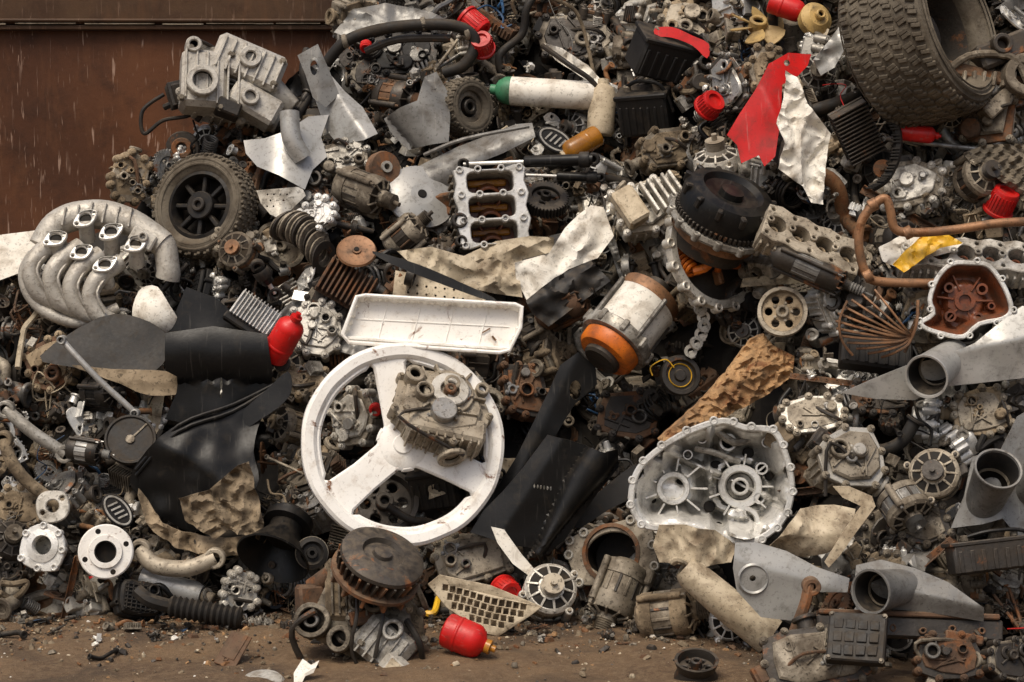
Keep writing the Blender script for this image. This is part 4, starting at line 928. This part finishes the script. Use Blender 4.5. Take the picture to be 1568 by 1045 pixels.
# silver tail fairings with open tubes pointing at the viewer
def tailf(name, pts, zf, p0, p1, r0, r1, out, m=silv, lean=.25):
    cx, cy, _ = loc(pts)
    def ex(b, g):
        a = Vector((p0[0]-cx, cy-p0[1], p0[2])); c = Vector((p1[0]-cx, cy-p1[1], p1[2]))
        M, L = axm(a, c); b.lathe([(r0, 0), (r0+(r1-r0)*.5, L*.5), (r1, L-3), (r1+1.5, L-1), (r1+1, L+1.5), (r1-2, L+1), (r1-3, L-3)], M, 40)
        b.use(blkd); b.lathe([(r1-3, L-3), (r1*.86, L-8), (r1*.8, L*.7)], M, 36); b.use(hole_shade); b.lathe([(r1*.8, L*.7), (r1*.6, L*.5), (r1*.5, L*.1), (0, L*.05)], M, 32)
        b.use(alud); b.lathe([(r1*.78, L*.72), (r1*.70, L*.75), (r1*.69, L*.7)], M, 32)
    trace(name, pts, m, zf, out, lean, 5, 3, sm=False, extra=ex)
tailf('silver_tail_fairing', [(1285, 600), (1330, 580), (1385, 558), (1440, 545), (1490, 525), (1530, 495), (1568, 470), (1600, 470), (1600, 575), (1560, 580), (1510, 585), (1440, 592), (1400, 612), (1340, 610)], lambda x, y: 18-abs(y-x*.2)*.4, (1470, 545, -40), (1407, 571, 62), 24, 33, .34)
tailf('silver_tail_fairing', [(1490, 700), (1530, 690), (1560, 640), (1600, 620), (1600, 830), (1555, 820), (1530, 790), (1500, 800), (1455, 808), (1475, 760)], lambda x, y: 14-abs(x)*.3, (1504, 800, -30), (1512, 708, 70), 26, 35, .34, grey)
tailf('silver_tail_fairing', [(1300, 905), (1310, 865), (1350, 858), (1400, 870), (1450, 890), (1500, 925), (1502, 948), (1440, 938), (1380, 932), (1320, 930)], lambda x, y: 26-abs(y+x*.2)*.6, (1400, 900, -20), (1322, 893, 66), 25, 33, .34, grey)
b = B(grey); b.lathe([(24, 0), (26, 40), (30, 80), (31, 84), (28, 84), (24, 60)], n=32); b.use(hole_shade); b.lathe([(24, 60), (18, 20), (0, 16)], n=32); place('exhaust_pipe', b, 1556, 770, .22, (-50, 20, -12), foot=30)
trace('silver_body_panel', [(1126, 832), (1160, 832), (1205, 845), (1250, 868), (1300, 885), (1296, 905), (1250, 905), (1225, 925), (1215, 950), (1165, 945), (1128, 905), (1122, 870)], silv, lambda x, y: 10-abs(y-10+x*.3)*.2, .42, .2, 5, 3, sm=False, holes=[circ(1152, 885, 5, 8)],
      extra=lambda b, g: (b.lathe([(19, 0), (22, 3), (25, 0)], xf((-58, 5, g(-58, 5))), 28)))
trace('crumpled_tan_cover', [(1000, 838), (1010, 805), (1050, 802), (1095, 812), (1130, 838), (1120, 862), (1060, 865), (1010, 862)], cream, lambda x, y: 14*math.cos(x*.05)+fold(7, 8, 70, .03)(x, y), .5, .1, 4, 3, sm=False)
trace('crumpled_tan_cover', [(1205, 800), (1225, 778), (1280, 776), (1312, 782), (1305, 815), (1265, 845), (1230, 855), (1180, 840)], cream, lambda x, y: 18*math.cos(y*.05+x*.02)+fold(7.7, 7, 40, .03)(x, y), .4, .1, 4, 3, sm=False)
trace('white_broken_strip', [(1275, 745), (1300, 745), (1335, 760), (1340, 775), (1310, 815), (1285, 850), (1268, 868), (1262, 860), (1290, 815), (1318, 775), (1290, 762)], cream, lambda x, y: 4, .44, .1, 5, 4, sm=False)
b = B(cream); M, L = axm((-68, 52, -10), (62, -48, 20)); b.lathe([(20, 0), (26, 12), (27, L*.5), (30, L), (27, L), (22, L*.6), (0, L*.4)], M, 30); b.tube([(-68, 60, -8), (-80, 66, 0), (-86, 60, -4)], 6)
place('paper_roll', b, 1115, 925, .0, gv=990, dent=5)
def mot(nm, u, v, r, L, rot, out=.2, ms=(alu, alud, copper), gv=None, seed=1):
    b = B(); motor(b, random.Random(seed), r, L, *ms); place(nm, b, u, v, out, rot, gv=gv, foot=r, dent=1)
mot('alternator', 840, 908, 40, 66, (-25, 20, 20), .26, (alu, alud, iron))
mot('starter_motor', 945, 905, 36, 100, (66, 0, -24), .3, (alud, alud, iron), seed=3)
mot('starter_motor', 1022, 940, 36, 96, (0, 75, 10), .3, (tan, alud, iron), seed=4)
mot('alternator', 1432, 728, 38, 60, (-20, -18, 0), .26, (alud, iron, iron), seed=6)
mot('alternator', 1500, 272, 34, 60, (-20, 20, 0), .2, (alud, iron, rustm), seed=7)
mot('alternator', 1100, 265, 36, 80, (-60, 40, 30), .3, (alu, alud, iron), seed=8)
mot('starter_motor', 620, 360, 26, 70, (0, 80, 40), .12, (alud, iron, rustm), seed=9)
mot('alternator', 1385, 775, 36, 60, (40, 30, 0), .2, (alud, grey, iron), seed=10)
mot('starter_motor', 1240, 411, 20, 130, (0, 82, -24), .3, (iron, grey, iron), seed=12)
mot('alternator', 365, 385, 28, 36, (-20, -20, 0), .22, (alud, copper, rustm), seed=13)
mot('starter_motor', 155, 600, 24, 60, (0, 60, 0), .16, (iron, blkd, iron), seed=14)
b = B(alud); P = blob(random.Random(9), 150, 100, 10, .1, .6); b.poly(P, 0, 8, [circ(0, 0, 40, 28, 32)]); b.use(hole_shade); b.lathe([(38, 6), (38, -40), (30, -44), (0, -44)], n=32); b.use(rustm); b.lathe([(46, 4), (46, 10), (40, 12), (38, 4)], n=32)
b.use(alu)
for x, y in P: b.cyl((x*.93, y*.93, -4), 8, 16, n=10, ri=4)
place('throttle_housing', b, 938, 848, .26, (-22, -14, 16), foot=50)
def arm(nm, u, v, P, r, m, ends=14, out=.26, rot=(0, 0, 0)):
    b = B(m); b.tube(P, r, 12, 6)
    for e in (0, -1): x, y, z = P[e]; b.cyl((x, y, z-8), ends, 18, ri=ends*.55)
    place(nm, b, u, v, out, rot, foot=25, dent=1)
arm('control_arm', 55, 665, [(-45, 38, 0), (-10, 10, 10), (45, -30, 4)], 10, alu); arm('control_arm', 55, 725, [(-48, 52, 0), (-36, 20, 8), (-10, -12, 10), (40, -52, 4)], 10, tan)
arm('steering_rod', 152, 578, [(-55, 58, 4), (-20, 20, 12), (55, -55, 6)], 5, silv, 7, .34)
arm('suspension_arm', 270, 862, [(-55, 20, 0), (-30, -2, 12), (20, -6, 10), (60, 8, 4)], 13, alud, 16, .2)
b = B(alu); P = cr([(-20, -20), (0, -26), (20, -18), (26, 0), (18, 20), (0, 24), (-18, 20), (-26, 4)], 3); b.poly(P, 0, 8, [circ(0, 0, 10, 14), circ(14, 12, 4, 8), circ(-15, -10, 4, 8)]); place('small_flange', b, 82, 776, .3, (-15, 0, 0), foot=20)
b = B(white); b.lathe([(17, -8), (40, -8), (42, -4), (42, 2), (40, 4), (26, 4), (25, 8), (17, 8)], n=48, closed=True)
b.use(hole_shade)
for i in range(4): a = i*1.571+.35; b.cyl((math.cos(a)*33, math.sin(a)*33, -6), 4.6, 10.6, n=14)
b.cyl((0, 0, -8), 18, 3)
b.use(silv); b.lathe([(17.2, 8), (17.2, -6), (16, -6), (15.5, 8.2)], n=36)
place('flange_disc', b, 162, 845, .3, (-10, 6, 0), foot=40)
b = B(aluc); P = cr([(-36, -20), (-30, 22), (0, 36), (28, 24), (36, -4), (24, -34), (-6, -36)], 3); b.poly(P, 0, 8, [circ(0, 2, 14, 20)]); b.lathe([(14, 4), (24, 6), (26, 10), (16, 12), (14, 8)], xf((0, 2, 0)), 24, closed=True)
for i in range(0, len(P), 3): b.cyl((P[i][0]*.9, P[i][1]*.9, 0), 6, 12, n=10, ri=3)
b.use(alu); b.lathe([(30, 0), (26, -30), (0, -30)], n=24); place('pump_cover', b, 68, 838, .26, (-12, -10, 0), foot=36)
b = B(alu); b.lathe([(0, 40), (12, 40), (13, 10), (20, -14), (36, -24), (40, -26), (40, -34), (0, -34)], xf((0, 0, 0), (-80, 0, 0)), 30); b.tube([(-10, 0, 0), (-50, -6, 4), (-80, -24, 0)], 8)
place('funnel_flange', b, 98, 905, -.02, (0, 0, 5), gv=935)
b = B(blkd); b.T = xf((0, 0, 0), (0, 0, -15)); cover(b, random.Random(3), 76, 60, 40, blkd); gear(b, 26, 30, 12, iron, .5); b.T = Matrix()
place('plastic_intake', b, 212, 918, .0, (-20, 30, 0), gv=950)
b = B(rubd)
M, L = axm((-60, 10, 0), (50, -8, 6)); pr = [(0, 0)]
for i in range(12): pr += [(14, L*i/12), (18, L*(i+.5)/12)]
b.lathe(pr+[(14, L), (0, L)], M, 20); b.tube([(-60, 10, 0), (-90, 20, 6), (-110, 34, 0)], 11)
place('corrugated_hose', b, 320, 938, .0, gv=962)
eng('carburettor', 366, 905, 55, 66, 45, 81, (alu, silv, iron), .02, (-5, 20, 0), gv=950)
b = B(blk); b.lathe([(10, 12), (10, -10), (15, -10), (15, 12)], n=24, closed=True); place('pipe_collar', b, 418, 920, 0, (-20, 20, 0), gv=936)
b = B(silv); b.lathe([(0, -50), (17, -48), (18, 40), (14, 50), (0, 50)], xf((0, 0, 0), (0, 90, 0)), 24); b.use(alud); b.cylp((50, 0, 0), (70, -2, 0), 10)
place('silver_silencer', b, 262, 898, .14, (0, -10, -14), foot=30)
b = B(blkd); b.lathe([(0, 6), (34, 6), (36, 9), (39, 9), (40, 0), (38, -8), (0, -8)], n=36); b.use(alud); b.cyl((0, 0, 6), 7, 3); b.box((14, 14, 7), (30, 3, 2), (0, 0, 45))
place('round_cover', b, 200, 675, .26, (-26, 5, 0), foot=34)
mot('wiper_motor', 130, 690, 18, 60, (0, 80, -8), .26, (iron, silv, iron), seed=15)

# foreground engine + fan rotor
def fg(b):
    b.use(alu); b.box((44, -26, 26), (84, 70, 56), (0, 0, -16), ch=10)
    for i in range(5): b.box((18+i*13, -24-i*3, 54), (3, 58, 8), (0, 0, -16), ch=.8)
    b.cyl((50, 0, 46), 15, 18, ri=9)
    b.use(alum); b.box((88, -60, 46), (78, 42, 40), (-10, 0, -18), ch=13); b.use(cream); b.box((88, -60, 64), (56, 26, 8), (-10, 0, -18), ch=3)
    b.use(tan); b.box((-44, 26, 16), (64, 94, 46), (0, 0, 24), ch=8); b.use(alud)
    for i in range(7): b.box((-64+i*11, 22+i*2, 40), (3.4, 84-i*5, 10), (0, 0, 24), ch=1)
    b.cyl((-70, -36, 16), 27, 40, ri=19); b.cyl((-20, -46, 20), 20, 34, ri=12); b.cyl((4, 30, 30), 18, 26, ri=11); b.cyl((34, 44, 20), 12, 24, ri=7)
    b.use(steel); b.cyl((-70, -36, 26), 11, 30, ri=6)
    b.use(rustm); b.box((0, 0, 36), (50, 24, 18), (0, 20, 40), ch=3); b.cylp((-96, 10, 10), (-64, 60, 30), 14, 12, ri=8); b.box((-90, -10, 10), (40, 50, 40), (10, 20, 30), ch=5)
    b.use(iron); b.tube([(-70, -20, 60), (-90, -60, 50), (-60, -100, 20)], 5); b.tube([(0, 40, 50), (30, 10, 64), (40, -50, 60)], 3); b.tube([(-30, 50, 40), (-10, 0, 70), (10, -60, 50), (40, -80, 30)], 3); b.use(rubd); b.tube([(60, 20, 40), (90, 0, 50), (110, -30, 20)], 5)
    for i in range(14): rr = random.Random(i); b.use(rr.choice([steel, alud, iron, tan])); bolt(b, rr.uniform(-80, 80), rr.uniform(-50, 50), rr.uniform(36, 56), 4, 8)
eng('scrap_engine', 562, 948, 205, 125, 100, 90, (alud, tan, iron), .08, (-14, -8, -22), gv=1010, ex=fg, dent=4)
b = B(iron); b.lathe([(0, 10), (14, 10), (16, 4), (30, 2), (34, 10), (58, 8), (66, 3), (67, -3), (0, -8)], n=48)
for i in range(30): a = i*2*math.pi/30; b.use(rustm if i % 3 == 0 else iron); b.box((math.cos(a)*60, math.sin(a)*60, -16), (14, 4, 26), (0, 14, math.degrees(a)+20), ch=.8)
b.use(rustm); b.lathe([(48, -8), (48, -30), (70, -32), (70, -38), (52, -40), (48, -56), (0, -56)], n=40)
for i in range(12): a = i*.5236; b.box((math.cos(a)*58, math.sin(a)*58, -46), (20, 6, 18), (0, 0, math.degrees(a)))
place('cooling_fan_rotor', b, 585, 853, -.04, (-64, 0, -22), gv=1010, dent=2)
# cream grille
b = B(cream); P = [(-88, 34), (-70, 48), (10, 34), (88, 0), (70, -14), (20, -44), (0, -40), (-60, 0)]
gx = []
for i in range(12):
    for j in range(4):
        x = -62+i*11+j*7; y = 28-i*2.6-j*13
        h = [(x-4, y-4), (x+4, y-5), (x+5, y+4), (x-3, y+5)]
        if all(inpoly(a, c, P) and edist(a, c, P) > 2.5 for a, c in h): gx.append(h)
b.poly(P, 0, 6, gx, ch=.8); b.use(tan); b.poly(inset(P, 4), -8, -4)
place('plastic_grille', b, 742, 930, .02, (-12, 0, 0), gv=975, dent=3)
b = B(); engine(b, random.Random(95), 190, 110, 80, alud, iron, rustm); b.use(blkd); b.T = xf((60, 10, 50), (-10, -10, -14)); b.box((0, 0, 0), (88, 78, 22))
for i in range(4):
    for j in range(3): b.box((-28+i*18, -22+j*20, 12), (14, 15, 4), ch=1.5)
for x in (-40, 40):
    for y in (-35, 35): b.use(alud); bolt(b, x, y, 9, 3, 5)
b.T = Matrix(); place('engine_with_lid', b, 1250, 1008, .05, (-25, 0, 8), gv=1060, dent=3)
b = B(rustm); b.tube([(10, 60, 10), (4, 30, 16), (-6, 0, 16), (-20, -40, 8)], 9); b.use(rustb); b.cyl((-28, -60, 8), 14, 30, rot=(-90, 0, 0)); b.use(rustm); b.cyl((12, 50, 0), 14, 22, ri=6)
place('ball_joint', b, 1228, 945, .42, foot=10)
b = B(iron); b.box((0, 0, 0), (290, 30, 24), (0, 0, -3)); b.use(rustm); b.box((0, 20, 0), (280, 8, 34), (0, 0, -3)); b.box((80, -20, 8), (60, 16, 30), (0, 0, -10))
for i in range(6): b.cyl((-120+i*46, 2-i*2, 10), 6, 6, n=10, ri=3)
place('steel_channel', b, 1392, 962, .3, (-20, 5, 0), foot=60, dent=5)
bbox('dark_toolbox', 1518, 852, 130, 46, 50, (-10, 5, 6), iron, .3)
eng('rusty_gearbox', 1450, 1005, 110, 80, 60, 96, (rustm, iron, alud), .3, (-20, 0, 0)); eng('gear_casing', 1540, 1010, 80, 70, 60, 97, (iron, alud, iron), .3, (-20, 20, 0))
eng('rusty_gearbox', 1360, 880, 60, 60, 50, 98, (alud, tan, iron), .2, (-20, 0, 30))
b = B(iron); pulley(b, random.Random(2), 34, 34, iron, iron); place('brake_drum', b, 1066, 1025, .0, (-70, 0, 0), gv=1040)
b = B(rustm); b.box((0, 0, 0), (34, 66, 4), (0, 0, -14)); b.box((2, 6, 2), (20, 50, 3), (0, 0, -16)); b.cyl((-8, -20, 1), 4, 3, ri=2); place('scrap_plate', b, 357, 996, .0, (-50, 0, -8), gv=1010)
trace('white_torn_plastic', [(450, 1030), (462, 1012), (476, 1020), (488, 1014), (480, 1030), (468, 1034), (462, 1046), (452, 1044)], whited, fold(1, 5, 30), 0, .8, 4, 2, sm=False, gv=1040)
b = B(alu); b.lathe([(0, 4), (20, 4), (30, 2), (34, -3), (0, -4)], n=28); place('round_lid', b, 402, 1042, 0, (-74, 0, 0), gv=1042)

# ------------------------------------------------------------ clutter heap
heap = bpy.data.objects.new('scrap_metal_heap', None); sc.collection.objects.link(heap)
def covered(x, z, m=1.0):
    return any((x-a)**2+(z-c)**2 < (r*m)**2 for a, c, r in FOOT)
def scatter(meshes, spacing, off, smin, smax, avoid, seed, wild=60, x0=-3.2, x1=3.4, z1=3.9, mar=1.0, flat=False):
    rr = random.Random(seed); z = 0.0; n = 0
    while z < z1:
        x = x0
        while x < x1:
            px = x+rr.uniform(-.5, .5)*spacing; pz = z+rr.uniform(-.5, .5)*spacing; x += spacing
            zm = zmax(px)
            if pz > zm-.02 or pz < 0.02: continue
            o_ = off+rr.uniform(-.04, .04)
            if covered(px, pz, mar):
                if avoid: continue
                o_ -= .08
            y = F(px, pz)-o_
            s = rr.uniform(smin, smax)
            ob = bpy.data.objects.new('part', rr.choice(meshes)); sc.collection.objects.link(ob); ob.parent = heap
            E = Euler((rad(rr.gauss(-25, wild*.5)), rad(rr.gauss(0, wild*.6)), rad(rr.uniform(0, 360))))
            if flat: E = Euler((rad(rr.gauss(-15, 12)), rad(rr.gauss(0, 12)), rad(rr.uniform(0, 360))))
            ob.matrix_local = Matrix.Translation((px, y, pz)) @ BASE @ Matrix.Rotation(E.x, 4, 'X') @ Matrix.Rotation(E.y, 4, 'Y') @ Matrix.Rotation(E.z, 4, 'Z') @ Matrix.Scale(s, 4)
            n += 1
        z += spacing*.86
    return n
n1 = scatter(LIB, .165, -.06, .7, 1.05, False, 1); n2 = scatter(LIB, .185, .07, .55, .95, True, 2); n3 = scatter(SMALL, .12, .07, .55, 1.05, True, 3, 90)
n4 = scatter(SMALL, .10, .11, .22, .5, True, 4, 100, -2.7, 2.9, 3.1, .95); n5 = scatter(LONG, .27, .13, .45, .95, True, 5, x0=-2.7, x1=2.9, z1=3.1, mar=1.05, flat=True)
print('clutter', n1, n2, n3, n4, n5)
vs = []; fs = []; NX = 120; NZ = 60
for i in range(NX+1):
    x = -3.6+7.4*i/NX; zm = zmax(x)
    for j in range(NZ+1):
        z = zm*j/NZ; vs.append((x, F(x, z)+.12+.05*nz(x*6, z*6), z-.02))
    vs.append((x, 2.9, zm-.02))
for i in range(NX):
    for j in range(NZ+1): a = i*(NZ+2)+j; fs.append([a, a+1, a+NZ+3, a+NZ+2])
me = bpy.data.meshes.new('heap_core_gap_shade'); me.from_pydata(vs, [], fs); me.materials.append(hole_shade); o = bpy.data.objects.new('heap_core_gap_shade', me); sc.collection.objects.link(o); o.parent = heap  # heap core surface, coloured near-black to paint shade between the parts
b = B(); rr = random.Random(44)
for k in range(380):
    x = rr.uniform(-2.4, 2.6); z = rr.uniform(.1, 2.8)
    if z > zmax(x)-.15 or covered(x, z, .9): continue
    b.use(rr.choice([blk, rubd, rubd, iron, tan, rustm, alud, steel, cream, red if rr.random() < .2 else blk, yellow if rr.random() < .3 else rubd, blue if rr.random() < .3 else rubd]))
    pts = []; a = rr.uniform(0, 6.28); o_ = rr.uniform(.09, .18); st = rr.uniform(.03, .06)
    for j in range(6):
        pts.append((x/PX, (F(x, z)-o_-rr.uniform(-.03, .03))/PX, z/PX)); a += rr.gauss(0, .9); x += math.cos(a)*st; z = max(.03, z+math.sin(a)*st)
    b.tube(pts, rr.choice([.8, 1, 1.3, 1.8, 2.6, 5]), 7, 5)
me = b.mesh('loose_cables'); o = bpy.data.objects.new('loose_cables', me); sc.collection.objects.link(o); o.parent = heap

# ------------------------------------------------------------ ground
def gmat():
    m = bpy.data.materials.new('dirt'); m.use_nodes = True; nt = m.node_tree; bs = nt.nodes['Principled BSDF']; L = nt.links.new
    tc = N(nt, 'ShaderNodeTexCoord'); V = tc.outputs['Object']
    a = tex(nt, V, 2.6, 6); f = tex(nt, V, 38, 8, .75); g = tex(nt, V, 160, 4, .7)
    col = mixc(nt, ramp(nt, a, .38, .62), (.205, .125, .062), (.115, .068, .034))
    col = mixc(nt, mth(nt, 'MULTIPLY', ramp(nt, f, .45, .62), .7), col, (.25, .17, .095)); col = mixc(nt, mth(nt, 'MULTIPLY', ramp(nt, g, .56, .64), .7), col, (.04, .026, .016))
    oil = ramp(nt, tex(nt, V, 1.7, 4, .6, .5), .50, .62); col = mixc(nt, mth(nt, 'MULTIPLY', oil, .7), col, (.05, .032, .019))
    L(col, bs.inputs['Base Color']); bs.inputs['Roughness'].default_value = .88
    bp = N(nt, 'ShaderNodeBump'); bp.inputs['Strength'].default_value = 1.0; bp.inputs['Distance'].default_value = .016; L(mth(nt, 'ADD', f, mth(nt, 'MULTIPLY', g, .4)), bp.inputs['Height']); L(bp.outputs[0], bs.inputs['Normal']); return m
dirt = gmat()
xs = [-200, -60, -20, -8]+[-4+i*.05 for i in range(161)]+[8, 20, 60, 200]; ys = [-200, -60, -20, -8]+[-3+i*.05 for i in range(101)]+[4, 12, 60, 200]
vs = [(x, y, (.022*nz(x*2, y*2)+.014*nz(x*6, y*6)+.007*nz(x*15, y*15) if abs(x) < 4.2 and -3.2 < y < 2.2 else 0)) for x in xs for y in ys]; n = len(ys)
fs = [[i*n+j, (i+1)*n+j, (i+1)*n+j+1, i*n+j+1] for i in range(len(xs)-1) for j in range(n-1)]
me = bpy.data.meshes.new('ground'); me.from_pydata(vs, [], fs); me.materials.append(dirt); me.polygons.foreach_set('use_smooth', [True]*len(fs)); sc.collection.objects.link(bpy.data.objects.new('ground', me))
b = B(); rr = random.Random(8)
for k in range(5000):
    x = rr.uniform(-2.5, 2.2); y = -.12-abs(rr.gauss(0, .36)) if rr.random() < .8 else rr.uniform(-1.6, 0)
    s = rr.choice([1.5, 1.5, 2, 2, 3, 3, 4, 5, 9])*rr.uniform(.5, 1.1)
    b.use(rr.choice([tan, tan, rustm, iron, alud, cream, oxide, tan, iron, whited if rr.random() < .4 else tan, rustb]))
    b.box((x/PX, y/PX, s*.25+.02/PX*nz(x*2, y*2)), (s*rr.uniform(.8, 2.2), s*rr.uniform(.6, 1.2), s*.7), (rr.uniform(-30, 30), rr.uniform(-30, 30), rr.uniform(0, 180)), ch=s*.2, tp=rr.uniform(.5, .9))
o = bpy.data.objects.new('gravel', b.mesh('gravel')); sc.collection.objects.link(o)
grp = bpy.data.objects.new('scrap_crumbs', None); sc.collection.objects.link(grp)
for k in range(230):
    x = rr.uniform(-2.3, 2.2); y = -.06-abs(rr.gauss(0, .24))-.45*sstep(.35, 1.35, x)
    ob = bpy.data.objects.new('bit', rr.choice(SMALL+LONG[:3])); sc.collection.objects.link(ob); ob.parent = grp; s = rr.uniform(.13, .45)
    ob.matrix_local = Matrix.Translation((x, y, .012)) @ Euler((rr.uniform(-.3, .3), rr.uniform(-.3, .3), rr.uniform(0, 6))).to_matrix().to_4x4() @ Matrix.Scale(s, 4)

# ------------------------------------------------------------ container wall
def wmat(name, c1, c2, streak=.5):
    m = bpy.data.materials.new(name); m.use_nodes = True; nt = m.node_tree; bs = nt.nodes['Principled BSDF']; L = nt.links.new
    tc = N(nt, 'ShaderNodeTexCoord'); V = tc.outputs['Object']
    col = mixc(nt, ramp(nt, tex(nt, V, 1.6, 6, .6), .35, .65), c1, c2)
    col = mixc(nt, mth(nt, 'MULTIPLY', ramp(nt, tex(nt, V, 7, 6, .7), .48, .66), .55), col, (.034, .014, .007))
    mp = N(nt, 'ShaderNodeMapping'); mp.inputs['Scale'].default_value = (9, 1, 2.2); L(V, mp.inputs[0])
    col = mixc(nt, mth(nt, 'MULTIPLY', ramp(nt, tex(nt, mp.outputs[0], 1, 5, .7, .5), .50, .75), .35), col, (.17, .072, .030))
    # scuffs: short pale marks along several directions
    for (rx, s1, s2, th) in ((.30, 34, 4.5, .63), (-.55, 42, 5.0, .64), (.05, 60, 3.0, .635), (1.1, 46, 7, .66), (-.1, 90, 6, .65)):
        mp = N(nt, 'ShaderNodeMapping'); mp.inputs['Rotation'].default_value = (0, rx, 0); mp.inputs['Scale'].default_value = (s1, 1, s2); L(V, mp.inputs[0])
        msk = ramp(nt, tex(nt, V, 2.0+rx, 3), .47, .58)
        col = mixc(nt, mth(nt, 'MULTIPLY', mth(nt, 'MULTIPLY', ramp(nt, tex(nt, mp.outputs[0], 1, 3, .6, .2), th, th+.05), msk), streak), col, (.34, .22, .16))
    L(col, bs.inputs['Base Color']); bs.inputs['Roughness'].default_value = .6; bs.inputs['Specular IOR Level'].default_value = .22
    bp = N(nt, 'ShaderNodeBump'); bp.inputs['Strength'].default_value = .3; bp.inputs['Distance'].default_value = .01; L(tex(nt, V, 14, 8, .7), bp.inputs['Height']); L(bp.outputs[0], bs.inputs['Normal']); return m
wall = wmat('rusty_wall_paint', (.108, .040, .0155), (.066, .025, .011), .8); wall2 = wmat('rusty_beam_paint', (.085, .045, .022), (.048, .025, .013), .3)
b = B(wall); q = 1/PX
V_ = []; F_ = []
for i in range(81):
    for j in range(31):
        x = -7+10.5*i/80; z = 2.36*j/30; V_.append((x*q, (1.95+.015*nz(x*1.5, z*1.5))*q, z*q))
for i in range(80):
    for j in range(30): a = i*31+j; F_.append([a, a+31, a+32, a+1])
b.add(V_, F_); b.box((-1.75*q, 2.1*q, 1.17*q), (10.4*q, .2*q, 2.3*q)); b.use(wall2)
b.box((-1.75*q, 2.0*q, 2.372*q), (10.5*q, .20*q, .022*q), ch=2); b.box((-1.75*q, 1.99*q, 2.60*q), (10.5*q, .17*q, .42*q), ch=5)
b.use(cream); rr = random.Random(6); x = -6.9
while x < 3.2:
    l = rr.uniform(.05, .4); b.box(((x+l/2)*q, 1.896*q, (2.389+rr.uniform(-.002, .002))*q), (l*q, .012*q, rr.uniform(.003, .008)*q), ch=.5); x += l+rr.uniform(.0, .05)
b.use(wall2); b.tube([(-7*q, 1.885*q, 2.402*q), (-4*q, 1.89*q, 2.407*q), (0, 1.885*q, 2.402*q), (3.4*q, 1.885*q, 2.402*q)], 3.5, 8, 2)
o = bpy.data.objects.new('container_wall', b.mesh('container_wall')); sc.collection.objects.link(o)

# ------------------------------------------------------------ light
w = bpy.data.worlds.new("World"); sc.world = w; w.use_nodes = True; nt = w.node_tree
sky = nt.nodes.new('ShaderNodeTexSky'); sky.sky_type = 'NISHITA'; sky.sun_disc = False
EL, AZ = 60, 205     # azimuth measured clockwise from +Y
sky.sun_elevation = rad(EL); sky.sun_rotation = rad(AZ); sky.dust_density = 6; sky.air_density = 1.0; sky.ozone_density = .4
nt.links.new(sky.outputs[0], nt.nodes['Background'].inputs[0]); nt.nodes['Background'].inputs[1].default_value = .13
sl = bpy.data.lights.new('sun', 'SUN'); sl.energy = 2.2; sl.angle = rad(26); sl.color = (1, .93, .81); so = bpy.data.objects.new('sun', sl); sc.collection.objects.link(so)
d = Vector((math.sin(rad(AZ))*math.cos(rad(EL)), math.cos(rad(AZ))*math.cos(rad(EL)), math.sin(rad(EL))))
so.rotation_euler = d.to_track_quat('Z', 'Y').to_euler()
sc.view_settings.view_transform = 'Standard'; sc.view_settings.look = 'None'; sc.view_settings.exposure = 0
